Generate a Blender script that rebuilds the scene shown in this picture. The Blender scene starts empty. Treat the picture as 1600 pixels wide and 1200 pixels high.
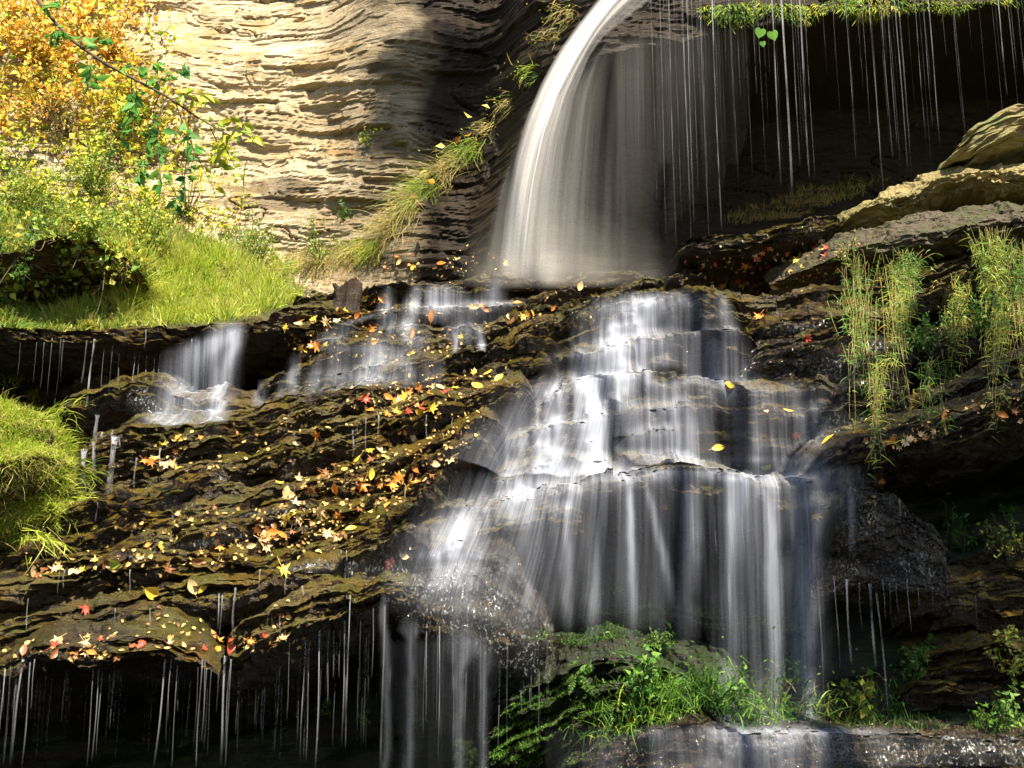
import bpy, math, random
import numpy as np
from mathutils import Vector, Matrix
from mathutils.bvhtree import BVHTree

# ---------------------------------------------------------------- camera, world, sun
scene = bpy.context.scene
COL = scene.collection
PITCH = math.radians(15.0)
FPX = 1600 * 50.0 / 36.0
cam_d = bpy.data.cameras.new("camera"); cam_d.lens = 50; cam_d.sensor_width = 36
cam_d.clip_start = 0.05; cam_d.clip_end = 500
cam = bpy.data.objects.new("camera", cam_d); COL.objects.link(cam)
cam.location = (0, 0, 0); cam.rotation_euler = (math.pi / 2 + PITCH, 0, 0)
scene.camera = cam
SUN_EL, SUN_AZ = math.radians(52), math.radians(22)
world = bpy.data.worlds.new("World"); scene.world = world; world.use_nodes = True
wn = world.node_tree.nodes; wl = world.node_tree.links
sky = wn.new("ShaderNodeTexSky"); sky.sky_type = 'NISHITA'; sky.sun_disc = False
sky.sun_elevation = SUN_EL; sky.sun_rotation = math.pi - SUN_AZ
wl.new(sky.outputs[0], wn["Background"].inputs[0]); wn["Background"].inputs[1].default_value = 0.06
sun_d = bpy.data.lights.new("sun", 'SUN'); sun_d.energy = 5.0; sun_d.angle = math.radians(0.5); sun_d.color = (1, 0.89, 0.70)
sun = bpy.data.objects.new("sun", sun_d); COL.objects.link(sun)
sun.rotation_euler = (math.pi / 2 - SUN_EL, 0, SUN_AZ)
vs = scene.view_settings; vs.view_transform = 'Standard'; vs.look = 'None'; vs.gamma = 1; vs.exposure = 1.75
cy = scene.cycles
cy.max_bounces = 8; cy.diffuse_bounces = 3; cy.glossy_bounces = 3; cy.transmission_bounces = 3
cy.transparent_max_bounces = 40; cy.caustics_reflective = False; cy.caustics_refractive = False
cy.sample_clamp_indirect = 4

# ---------------------------------------------------------------- projection helpers
CP, SP = math.cos(PITCH), math.sin(PITCH)
def ray(u, v):
    a, b = (u - 800) / FPX, (600 - v) / FPX
    return Vector((a, CP - b * SP, SP + b * CP))
def W(u, v, Y):
    d = ray(u, v); return d * (Y / d.y)
def WV(u, v, Y):          # vectorised
    u, v, Y = np.asarray(u, float), np.asarray(v, float), np.asarray(Y, float)
    a, b = (u - 800) / FPX, (600 - v) / FPX
    dy = CP - b * SP; dz = SP + b * CP
    return np.stack([a * Y / dy, Y + 0 * a, dz * Y / dy], -1)
def proj(P):
    P = np.asarray(P, float)
    x, y, z = P[..., 0], P[..., 1], P[..., 2]
    f = y * CP + z * SP; up = -y * SP + z * CP
    return 800 + FPX * x / f, 600 - FPX * up / f

# ---------------------------------------------------------------- noise
def _h(i, j, k, seed):
    n = (i.astype(np.int64) * 374761393 + j.astype(np.int64) * 668265263 + k.astype(np.int64) * 2147483647 + seed * 1274126177) & 0xFFFFFFFF
    n = ((n ^ (n >> 13)) * 1274126177) & 0xFFFFFFFF
    n = ((n ^ (n >> 16)) * 2246822519) & 0xFFFFFFFF
    return ((n ^ (n >> 15)) & 0xFFFFFF) / float(0xFFFFFF)
def vn(x, y, z=0.0, seed=0):
    x, y, z = np.broadcast_arrays(np.asarray(x, float), np.asarray(y, float), np.asarray(z, float))
    i, j, k = np.floor(x), np.floor(y), np.floor(z)
    fx, fy, fz = x - i, y - j, z - k
    fx, fy, fz = [f * f * (3 - 2 * f) for f in (fx, fy, fz)]
    r = 0
    for a in (0, 1):
        for b in (0, 1):
            for c in (0, 1):
                r = r + _h(i + a, j + b, k + c, seed) * (fx if a else 1 - fx) * (fy if b else 1 - fy) * (fz if c else 1 - fz)
    return r * 2 - 1
def fbm(x, y, z=0.0, seed=0, oct=4):
    r, a, s = 0, 1.0, 1.0
    for o in range(oct):
        r = r + a * vn(np.asarray(x) * s, np.asarray(y) * s, np.asarray(z) * s, seed + o * 17); a *= 0.5; s *= 2.03
    return r / 1.8
def layers(x, q, thick, seed, sharp=6.0):
    """offset of thin rock beds: constant inside one bed, wandering slowly along it"""
    w = q / thick + 0.35 * vn(x * 0.7, q * 2, 0, seed + 3)
    k = np.floor(w); f = w - k
    a = vn(x * 1.1 + k * 7.3, k * 3.7 + 0.5, 0, seed); b = vn(x * 1.1 + (k + 1) * 7.3, (k + 1) * 3.7 + 0.5, 0, seed)
    t = np.clip((f - (1 - 1 / sharp)) * sharp, 0, 1)
    # joints: beds break off along their length
    jk = vn(x * 2.3 + k * 5.1 + 0.3 * vn(x * 9, q * 9, 0, seed + 14), k * 1.3, 0, seed + 9) * 2.6
    j = (np.floor(jk) + np.clip((jk - np.floor(jk) - 0.86) / 0.14, 0, 1)) * 0.55
    j2 = np.floor(vn(x * 6.3 + k * 3.7 + 0.4 * vn(x * 21, q * 17, 0, seed + 15), k * 2.1, 0, seed + 19) * 2.0) * 0.3
    return 0.7 * (a * (1 - t) + b * t) + j + j2

def blocks(x, q, thick, width, seed, e=0.12):
    """broken beds: each bed is cut into slabs that stand out by different amounts"""
    x, q = np.broadcast_arrays(np.asarray(x, float), np.asarray(q, float)); z0 = np.zeros_like(x)
    w = q / thick + 0.5 * vn(x * 0.35, q * 0.8, 0, seed + 3); k = np.floor(w); f = w - k
    def row(k):
        xi = x / width * (0.6 + 0.9 * _h(k, z0, z0, seed + 1)) + 10 * _h(k, z0, z0, seed + 2); i = np.floor(xi); g = xi - i
        t = np.clip((g - (1 - e)) / e, 0, 1)
        return _h(i, k, z0, seed) * (1 - t) + _h(i + 1, k, z0, seed) * t
    t = np.clip((f - (1 - e)) / e, 0, 1)
    return (row(k) * (1 - t) + row(k + 1) * t) * 2 - 1
def sq(v, n, w=0.25):
    k = np.floor(v * n); f = v * n - k
    return (k + np.clip((f - (1 - w)) / w, 0, 1)) / n
# ---------------------------------------------------------------- mesh helpers
def grid_mesh(name, P, closed_u=False):
    """P: (n, m, 3) array -> mesh, returns mesh"""
    n, m = P.shape[:2]
    me = bpy.data.meshes.new(name)
    me.vertices.add(n * m); me.vertices.foreach_set("co", P.reshape(-1).astype(np.float32))
    idx = np.arange(n * m).reshape(n, m)
    q = np.stack([idx[:-1, :-1], idx[1:, :-1], idx[1:, 1:], idx[:-1, 1:]], -1).reshape(-1, 4)
    set_faces(me, q); return me
def set_faces(me, q):
    k = len(q)
    me.loops.add(k * 4); me.polygons.add(k)
    me.loops.foreach_set("vertex_index", q.reshape(-1).astype(np.int32))
    me.polygons.foreach_set("loop_start", np.arange(0, 4 * k, 4, dtype=np.int32))
    me.update(calc_edges=True); me.validate()
    me.polygons.foreach_set("use_smooth", np.ones(len(me.polygons), dtype=bool))
def flat(me): me.polygons.foreach_set("use_smooth", np.zeros(len(me.polygons), dtype=bool))
def link(name, me, mat, parent=None):
    o = bpy.data.objects.new(name, me); COL.objects.link(o)
    if mat and len(me.materials) == 0: me.materials.append(mat)
    if parent:
        o.parent = parent; o.matrix_parent_inverse = Matrix.Translation(-parent.location)
    return o
def struct(o, label=None):
    o["kind"] = "structure"
    if label: o["label"] = label
    return o
def tag(o, label, cat, group=None, kind=None):
    o["label"] = label; o["category"] = cat
    if group: o["group"] = group
    if kind: o["kind"] = kind
    return o
def empty(name, loc=(0, 0, 0)):
    o = bpy.data.objects.new(name, None); COL.objects.link(o); o.location = loc; o.empty_display_size = 0.1
    return o
class MB:
    def __init__(s): s.v, s.f = [], []
    def add(s, vs, fs):
        b = len(s.v); s.v.extend(tuple(p) for p in vs); s.f.extend(tuple(b + i for i in f) for f in fs)
    def mesh(s, name, smooth=True):
        me = bpy.data.meshes.new(name); me.from_pydata(s.v, [], s.f); me.update()
        if smooth: me.polygons.foreach_set("use_smooth", [True] * len(me.polygons))
        return me
    def build(s, name, mat, parent=None, smooth=True):
        return link(name, s.mesh(name, smooth), mat, parent)

# ---------------------------------------------------------------- materials
class NT:
    def __init__(s, name):
        s.m = bpy.data.materials.new(name); s.m.use_nodes = True
        s.t = s.m.node_tree; s.n = s.t.nodes; s.n.clear()
        s.out = s.N("ShaderNodeOutputMaterial")
    def N(s, typ, ins=None, **kw):
        n = s.n.new(typ)
        for k, v in kw.items(): setattr(n, k, v)
        for k, v in (ins or {}).items():
            if hasattr(v, "is_output"): s.t.links.new(v, n.inputs[k])
            else: n.inputs[k].default_value = v
        return n
    def math(s, op, a, b=0.0, c=0.0, clamp=False):
        n = s.N("ShaderNodeMath", operation=op, use_clamp=clamp)
        for i, v in enumerate((a, b, c)):
            if hasattr(v, "is_output"): s.t.links.new(v, n.inputs[i])
            else: n.inputs[i].default_value = v
        return n.outputs[0]
    def ramp(s, fac, stops, interp='LINEAR'):
        n = s.N("ShaderNodeValToRGB", {0: fac}); r = n.color_ramp; r.interpolation = interp
        while len(r.elements) < len(stops): r.elements.new(0.5)
        for e, (p, c) in zip(r.elements, stops):
            e.position = p; e.color = (c[0], c[1], c[2], 1) if isinstance(c, (tuple, list)) else (c, c, c, 1)
        return n.outputs[0]
    def noise(s, vec, scale, detail=4, rough=0.55, dist=0.0, out=0):
        n = s.N("ShaderNodeTexNoise", {"Vector": vec, "Scale": scale, "Detail": detail, "Roughness": rough, "Distortion": dist})
        return n.outputs[out]
    def mapv(s, vec, sc, rot=(0, 0, 0), loc=(0, 0, 0)):
        return s.N("ShaderNodeMapping", {"Vector": vec, "Scale": sc, "Rotation": rot, "Location": loc}).outputs[0]
    def mix(s, f, a, b):
        n = s.N("ShaderNodeMix", data_type='RGBA')
        for k, v in ((0, f), (6, a), (7, b)):
            if hasattr(v, "is_output"): s.t.links.new(v, n.inputs[k])
            else: n.inputs[k].default_value = (v[0], v[1], v[2], 1) if k else v
        return n.outputs[2]
    def done(s, surf):
        s.t.links.new(surf, s.out.inputs[0]); return s.m

def rock_material(name, dark, mid, light, moss, moss_amt, rough, wet=0.5, dip=0.2, bump=0.6, spots=True):
    t = NT(name)
    co = t.N("ShaderNodeNewGeometry").outputs["Position"]
    st = t.mapv(co, (1.3, 1.3, 9.0), rot=(0, dip, 0))
    n1 = t.noise(st, 1.6, 8, 0.65, 0.4)
    n2 = t.noise(co, 3.0, 6, 0.6)
    n3 = t.noise(co, 40.0, 4, 0.7)
    wet_shade_at = t.N("ShaderNodeAttribute", attribute_name="wet").outputs["Fac"]
    f = t.math('ADD', t.math('MULTIPLY', n1, 0.7), t.math('MULTIPLY', n2, 0.3))
    c = t.ramp(f, [(0.30, dark), (0.5, mid), (0.68, light)])
    c = t.mix(t.math('MULTIPLY', t.ramp(n3, [(0.35, 1.0), (0.6, 0.0)]), 0.5), c, dark)
    crk = t.noise(t.mapv(co, (2.2, 2.2, 46.0), rot=(0, dip, 0)), 1.0, 6, 0.7, 0.6)
    c = t.mix(t.ramp(crk, [(0.36, 0.85), (0.46, 0.0)]), c, dark)
    grit = t.noise(co, 130.0, 3, 0.7)
    c = t.mix(t.ramp(grit, [(0.42, 0.0), (0.62, 0.65)]), c, light)
    nz = t.N("ShaderNodeSeparateXYZ", {0: t.N("ShaderNodeNewGeometry").outputs["Normal"]}).outputs[2]
    m = t.math('ADD', t.noise(co, 2.2, 5, 0.65), t.math('MULTIPLY', t.math('SUBTRACT', nz, 0.25), 0.30))
    m = t.ramp(m, [(0.62 - moss_amt * 0.3, 0.0), (0.70 - moss_amt * 0.3, 1.0)])
    c = t.mix(t.math('MULTIPLY', m, 0.85 if moss_amt > 0 else 0.0), c, t.mix(t.ramp(n2, [(0.42, 0.0), (0.58, 1.0)]), t.mix(grit, tuple(x * 0.25 for x in moss), tuple(x * 1.5 for x in moss)), t.mix(grit, (moss[0] * .2, moss[1] * .4, moss[2] * .6), (moss[0] * .95, moss[1] * 1.25, moss[2] * 1.2))))
    hb = t.math('ADD', t.math('ADD', t.math('MULTIPLY', crk, 0.5), n1), t.math('ADD', t.math('MULTIPLY', t.noise(co, 26, 5, 0.7), 0.45), t.math('MULTIPLY', t.noise(co, 75, 3, 0.6), 0.30)))
    c = t.mix(t.ramp(t.noise(t.mapv(co, (.7, .7, 1.5)), 1.0, 5, 0.6), [(0.48, 0.0), (0.62, 0.6)]), c, mid)
    c = t.mix(wet_shade_at, c, t.mix(n2, (0.012, 0.009, 0.007), (0.035, 0.024, 0.014)))  # dark tone for wet rock and for shade painted on the cliff
    bp = t.N("ShaderNodeBump", {"Height": hb, "Strength": bump, "Distance": 0.05})
    r = t.ramp(t.noise(co, 1.8, 4, 0.6), [(0.47, rough[0]), (0.64, rough[1])])
    r = t.math('MULTIPLY_ADD', wet_shade_at, t.math('SUBTRACT', 0.4, r), r)
    b = t.N("ShaderNodeBsdfPrincipled", {"Base Color": c, "Roughness": r, "Normal": bp.outputs[0], "Specular IOR Level": wet})
    return t.done(b.outputs[0])

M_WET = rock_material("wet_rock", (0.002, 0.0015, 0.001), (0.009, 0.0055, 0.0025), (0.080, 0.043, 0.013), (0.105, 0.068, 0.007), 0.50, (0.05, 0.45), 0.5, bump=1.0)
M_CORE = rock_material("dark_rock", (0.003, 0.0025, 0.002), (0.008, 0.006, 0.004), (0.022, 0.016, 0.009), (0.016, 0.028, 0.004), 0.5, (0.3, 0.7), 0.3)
M_CLIFF = rock_material("dry_cliff", (0.09, 0.065, 0.038), (0.36, 0.275, 0.16), (0.78, 0.69, 0.50), (0.34, 0.20, 0.07), 0.3, (0.7, 0.95), 0.2, dip=-0.03, bump=0.8)
M_SLAB = rock_material("tilted_slab_rock", (0.02, 0.015, 0.010), (0.075, 0.058, 0.038), (0.16, 0.13, 0.085), (0.07, 0.07, 0.02), 0.3, (0.5, 0.85), 0.3, dip=-0.3, bump=0.9)
M_PALE = rock_material("pale_ledge_rock", (0.05, 0.035, 0.018), (0.22, 0.17, 0.075), (0.42, 0.34, 0.14), (0.15, 0.16, 0.05), 0.2, (0.55, 0.85), 0.3, dip=-0.3, bump=0.8)

M_EARTH = rock_material("earth", (0.02, 0.013, 0.008), (0.07, 0.045, 0.025), (0.16, 0.11, 0.06), (0.06, 0.07, 0.015), 0.6, (0.8, 0.95), 0.2, bump=0.8)
def glint_material():
    t = NT("wet_glinting_rock"); co = t.N("ShaderNodeNewGeometry").outputs["Position"]
    n1 = t.noise(co, 3.5, 5, 0.6); g = t.noise(co, 110, 3, 0.7)
    c = t.ramp(n1, [(0.35, (0.003, 0.0025, 0.002)), (0.52, (0.022, 0.015, 0.006)), (0.7, (0.055, 0.038, 0.014))])
    c = t.mix(t.ramp(g, [(0.4, 0.0), (0.65, 0.5)]), c, (0.08, 0.055, 0.02))
    r1 = t.noise(t.mapv(co, (30, 30, 18)), 1.0, 3, 0.55, 0.5); r2 = t.noise(co, 15, 3, 0.5)
    bp = t.N("ShaderNodeBump", {"Height": t.math('ADD', r1, t.math('MULTIPLY', r2, 0.8)), "Strength": 1.0, "Distance": 0.16})
    return t.done(t.N("ShaderNodeBsdfPrincipled", {"Base Color": c, "Roughness": 0.12, "Normal": bp.outputs[0], "Specular IOR Level": 0.9}).outputs[0])
M_GLINT = glint_material()

# ---------------------------------------------------------------- rock ledges
BV, BF = [], []          # everything solid, for dropping things onto it
def register(me):
    n = len(me.vertices); co = np.empty(n * 3, np.float32); me.vertices.foreach_get("co", co)
    k = len(me.polygons); ix = np.empty(k * 4, np.int32); me.loops.foreach_get("vertex_index", ix)
    off = sum(len(a) for a in BV)
    BV.append(co.reshape(-1, 3)); BF.append(ix.reshape(-1, 4) + off)

def ledge(pts, seed, td=0.5, slope=0.4, uc=0.3, h=0.3, amp=0.05, layer=0.036, mat=None, dx=0.013, label=None, back=1.4, name="rock_ledge", lipn=0.038, ends=0.25, res=1.0):
    """one bed of rock: pts = (u, v, Y[, h]) along its lip. Tread rises backwards, nose, face, undercut."""
    pts = [tuple(p) + (h,) * (4 - len(p)) for p in pts]
    A = np.array(pts); P = WV(A[:, 0], A[:, 1], A[:, 2])
    d = np.r_[0, np.cumsum(np.linalg.norm(np.diff(P, axis=0), axis=1))]
    n = max(8, int(d[-1] / (dx * res))); s = np.linspace(0, d[-1], n)
    L = np.stack([np.interp(s, d, P[:, i]) for i in range(3)], -1)
    H = np.interp(s, d, A[:, 3])
    k = 9; ker = np.hanning(k + 2)[1:-1]; ker /= ker.sum()       # soften the corners of the trace
    for i in range(3): L[:, i] = np.convolve(np.pad(L[:, i], k // 2, mode='edge'), ker, 'valid')
    x = L[:, 0]
    L[:, 1] += lipn * 1.6 * fbm(x * 1.3, seed, 0, seed, 4) + 0.03 * layers(x, np.zeros_like(x) + seed, 0.1, seed)
    L[:, 2] += 0.5 * lipn * fbm(x * 2.1, seed + 5, 0, seed, 4)
    et = np.clip(np.minimum(s, d[-1] - s) / max(ends, 1e-3), 0, 1); et = 1 - (1 - et) ** 2      # round the two ends into the hill
    L[:, 1] += (1 - et) * 0.35; L[:, 2] -= (1 - et) * 0.10
    H = H * (0.35 + 0.65 * et)
    nt, nf, nu = int(td / (0.016 * res)) + 4, int(max(A[:, 3]) / (0.014 * res)) + 4, int(uc / 0.03) + 4
    o, w, zt, part = [], [], [], []
    # (out, tread height, face fraction, undercut fraction)
    prof = []
    for a in np.linspace(1, 0, 5)[:-1]: prof.append((td + back * a, td * slope - 0.25 * back * a, 0, 0, 0))
    for a in np.linspace(1, 0, nt)[:-1]: prof.append((td * a, td * slope * a, 0, 0, 1))
    for a in np.linspace(0, 1, nf)[:-1]: prof.append((0, 0, a, 0, 2))
    for a in np.linspace(0, 1, nu): prof.append((0, 0, 1, a, 3))
    for a in (0.5, 1.0): prof.append((back * a + td, 0, 1, 1, 4))
    prof = np.array(prof); m = len(prof)
    out = np.repeat(prof[None, :, 0], n, 0); up = np.repeat(prof[None, :, 1], n, 0)
    ff = prof[None, :, 2] * H[:, None]; uf = prof[None, :, 3]
    kind = prof[:, 4]
    X = np.repeat(x[:, None], m, 1)
    # stepped tread
    tr = (kind == 1)[None, :] & np.ones((n, 1), bool)
    lt = layer * 0.9
    q = up / lt + 1.1 * fbm(X * 1.7, out * 3, 0, seed + 21, 4)
    q = q + 0.7 * np.floor(vn(X * 2.9 + 3 * out, out * 4, 0, seed + 22) * 2)
    st = (np.floor(q) + np.clip((q - np.floor(q) - 0.72) / 0.28, 0, 1)) * lt
    lw2 = np.clip(out / 0.05, 0, 1)
    up = np.where(tr, up * (1 - 0.8 * lw2) + st * 0.8 * lw2, up)
    up = up + np.where(tr, 0.035 * fbm(X * 3, out * 4, 0, seed + 4, 4) * np.clip(out / 0.1, 0, 1), 0)
    # face: beds
    dep = -ff
    dq = dep + 0.035 * fbm(X * 1.6, dep * 3, 0, seed + 30, 3)
    vary = np.clip(0.75 + 0.9 * vn(X * 0.9, dep * 2, 0, seed + 31), 0.1, 1.5)
    bed = layers(X, dq, layer * 1.3, seed + 1) * vary + 0.5 * layers(X * 1.6, dq, layer * 0.45, seed + 2)
    rough = fbm(X * 5, dep * 9, out * 5, seed + 6, 5)
    fo = np.where(kind[None, :] == 2, amp * bed * np.clip(ff / 0.015, 0.3, 1) + 0.035 * rough, 0)
    fo = fo + np.where(kind[None, :] == 2, 0.10 * np.sin(np.clip(ff / np.maximum(H[:, None], 1e-3), 0, 1) * math.pi * 0.5) * 0 , 0)
    rnd = np.where(kind[None, :] == 2, 0.03 * (1 - np.clip(ff / 0.05, 0, 1)) ** 2, 0) - np.where(kind[None, :] == 1, 0.0, 0)
    ucn = 1 + 0.5 * fbm(X * 1.5, seed, 0, seed + 8, 3)
    yy = L[:, 1][:, None] + out + fo + rnd + uf * uc * ucn + np.where(kind[None, :] >= 3, amp * layers(X, -H[:, None] + 0 * X, layer, seed + 1), 0)
    zz = L[:, 2][:, None] + up - ff - 0.10 * uf * ucn + np.where(kind[None, :] >= 3, 0.03 * fbm(X * 4, uf * 4, 0, seed + 7, 3), 0)
    kk = np.where(kind >= 1, 1.0, 0)[None, :]
    k3 = np.where(kind == 4, 0, 1.0)[None, :] * kk
    a1, a2, a3 = 0.034, 0.020, 0.011
    def dsp(sd, sx, sy, sz): return k3 * (a1 * sq(vn(X * 3.3 * sx + .15 * vn(X * 11, yy * 11, zz * 11, sd + 5), yy * 3.3 * sy, zz * 5.5 * sz, sd), 2.2) + a2 * sq(vn(X * 9 * sx, yy * 9, zz * 22 * sz, sd + 1), 2.5) + a3 * vn(X * 26, yy * 26, zz * 50, sd + 2))
    yo = yy; dY = dsp(900, 1, 1, 1.4); dZ = 0.75 * dsp(950, 1, 1, 1)
    blk = vn(X * 1.9 + 0.25 * vn(X * 7, yy * 7, 0, seed + 41), seed + 0.5, 0, seed + 40) * 2.4
    blk = (np.floor(blk) + np.clip((blk - np.floor(blk) - 0.9) / 0.1, 0, 1)) * 0.022
    bb = np.where(kind[None, :] == 2, 0.045 * blocks(X, dq, .07, .35, seed + 60) + 0.022 * blocks(X, dq, .03, .16, seed + 61), 0.0) * np.clip(ff / 0.01, 0.3, 1)
    bt = np.where(kind[None, :] == 1, 0.020 * blocks(X, out, .13, .3, seed + 62), 0.0) * np.clip(out / .06, 0, 1)
    G = np.stack([X + 0.4 * dsp(970, 1, 1, 1), yy + dY + k3 * blk * 1.3 + bb * (amp / .05), zz + dZ - k3 * blk + bt], -1)
    me = grid_mesh(name, G); register(me); flat(me)
    o = link(name, me, mat or M_WET); struct(o, label)
    return o

# cliff wall: left pale wall, dark hollow behind the tall fall, overhanging lip at top right
def set_attr(me, name, arr):
    at = me.attributes.new(name, 'FLOAT', 'POINT'); at.data.foreach_set("value", np.asarray(arr, np.float32).reshape(-1))
def build_cliff():
    xs = np.arange(-9.0, 9.0, 0.017); zs = np.arange(2.6, 12.5, 0.017)
    X, Z = np.meshgrid(xs, zs, indexing='ij')
    q = Z + 0.10 * X + 0.12 * fbm(X * 0.5, Z * 0.5, 0, 5, 3) + 0.02 * vn(X * 3, Z * 3, 0, 8)
    Y = 15.6 + 0.30 * fbm(X * 0.45, Z * 0.7, 0, 11, 4)
    calm = np.clip(0.62 + 1.1 * fbm(X * 0.55, q * 0.9, 0, 17, 3), 0.06, 1.4)
    Y += calm * (0.055 * blocks(X, q, 0.20, 1.3, 31, .06) + 0.028 * blocks(X, q, 0.085, .6, 32, .08) + 0.016 * blocks(X, q, 0.034, .3, 33)) + 0.07 * sq(vn(X * 1.3 + .2 * vn(X * 5, q * 5, 0, 15), q * 3.6, 0, 14), 3, .12) + 0.018 * fbm(X * 3, Z * 7, 0, 13, 5)
    ck = np.abs(vn(X * 0.8, q * 4.5, 0, 51) + 0.25 * vn(X * 4, q * 9, 0, 52)); Y += 0.07 * np.clip(1 - ck / 0.03, 0, 1) * np.clip(vn(X * 0.7, q * 1.4, 0, 53) * 3 + .4, 0, 1)
    # leans back a bit on the left so that it catches the sun
    lw = 1 / (1 + np.exp((X + 1.9) / 0.25))
    Y += lw * (Z - 5.5) * 0.30
    # shoulder and hollow: lip height falls to the left
    lipx = np.array([-9, -1.6, -0.55, -0.25, 0.1, 0.45, 0.9, 1.4, 2.2, 3.6, 5.5, 9])
    lipz = np.array([4.0, 4.2, 4.6, 5.6, 6.8, 7.2, 7.38, 7.48, 7.62, 7.76, 7.9, 8.1])
    LZ = np.interp(X, lipx, lipz) + 0.05 * fbm(X * 2, 3, 0, 41, 3)
    out = np.interp(X, [-9, -1.7, -0.5, 0.3, 1, 9], [0, 0.0, 0.55, 1.5, 2.0, 2.1])
    t = np.clip((Z - LZ) / 0.22 + 1, 0, 1); t = t * t * (3 - 2 * t)
    Y -= out * t * (1 + 0.05 * fbm(X * 2, Z * 2, 0, 42, 3))
    Y += np.minimum(out, 1.0) * np.clip(Z - LZ, 0, 4) * 0.35
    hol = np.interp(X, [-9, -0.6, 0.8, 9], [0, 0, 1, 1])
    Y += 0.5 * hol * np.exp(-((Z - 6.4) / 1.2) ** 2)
    G = np.stack([X, Y, Z], -1)
    me = grid_mesh("cliff", G); register(me); flat(me)
    wet = np.interp(X + 0.35 * fbm(X * 1.2, Z * 1.2, 0, 61, 4), [-1.6, -0.9], [0, 1]) * 1.0  # wet rock; the shade of the hollow is darkened into this mask too
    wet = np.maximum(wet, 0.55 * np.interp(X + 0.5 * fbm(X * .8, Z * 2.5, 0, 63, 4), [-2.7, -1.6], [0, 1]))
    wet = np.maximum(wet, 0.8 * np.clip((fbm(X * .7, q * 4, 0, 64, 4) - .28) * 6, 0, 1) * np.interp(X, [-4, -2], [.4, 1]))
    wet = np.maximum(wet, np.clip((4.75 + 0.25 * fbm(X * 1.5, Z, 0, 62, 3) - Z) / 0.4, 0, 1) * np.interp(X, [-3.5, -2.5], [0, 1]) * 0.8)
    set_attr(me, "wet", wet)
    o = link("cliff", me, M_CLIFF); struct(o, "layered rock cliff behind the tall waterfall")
build_cliff()

# the body of the hill under and behind the ledges
def build_core():
    xs = np.arange(-9, 9, 0.05); t = np.linspace(0, 1, 260)
    zt = np.interp(t, [0, .2, .55, .75, 1], [-2.5, -0.6, 2.0, 3.6, 4.35]); yt = np.interp(t, [0, .2, .55, .75, 1], [9.6, 9.7, 11.7, 13.3, 16.4])
    X = np.repeat(xs[:, None], len(t), 1); Y = yt[None, :] + 0.3 * fbm(X * 0.6, zt[None, :], 0, 3, 4) + 0.08 * layers(X, zt[None, :] - 0.2 * X, 0.12, 5)
    Z = zt[None, :] + 0 * X
    me = grid_mesh("ground", np.stack([X, Y, Z], -1)); register(me)
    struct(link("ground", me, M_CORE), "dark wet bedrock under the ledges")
build_core()

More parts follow.
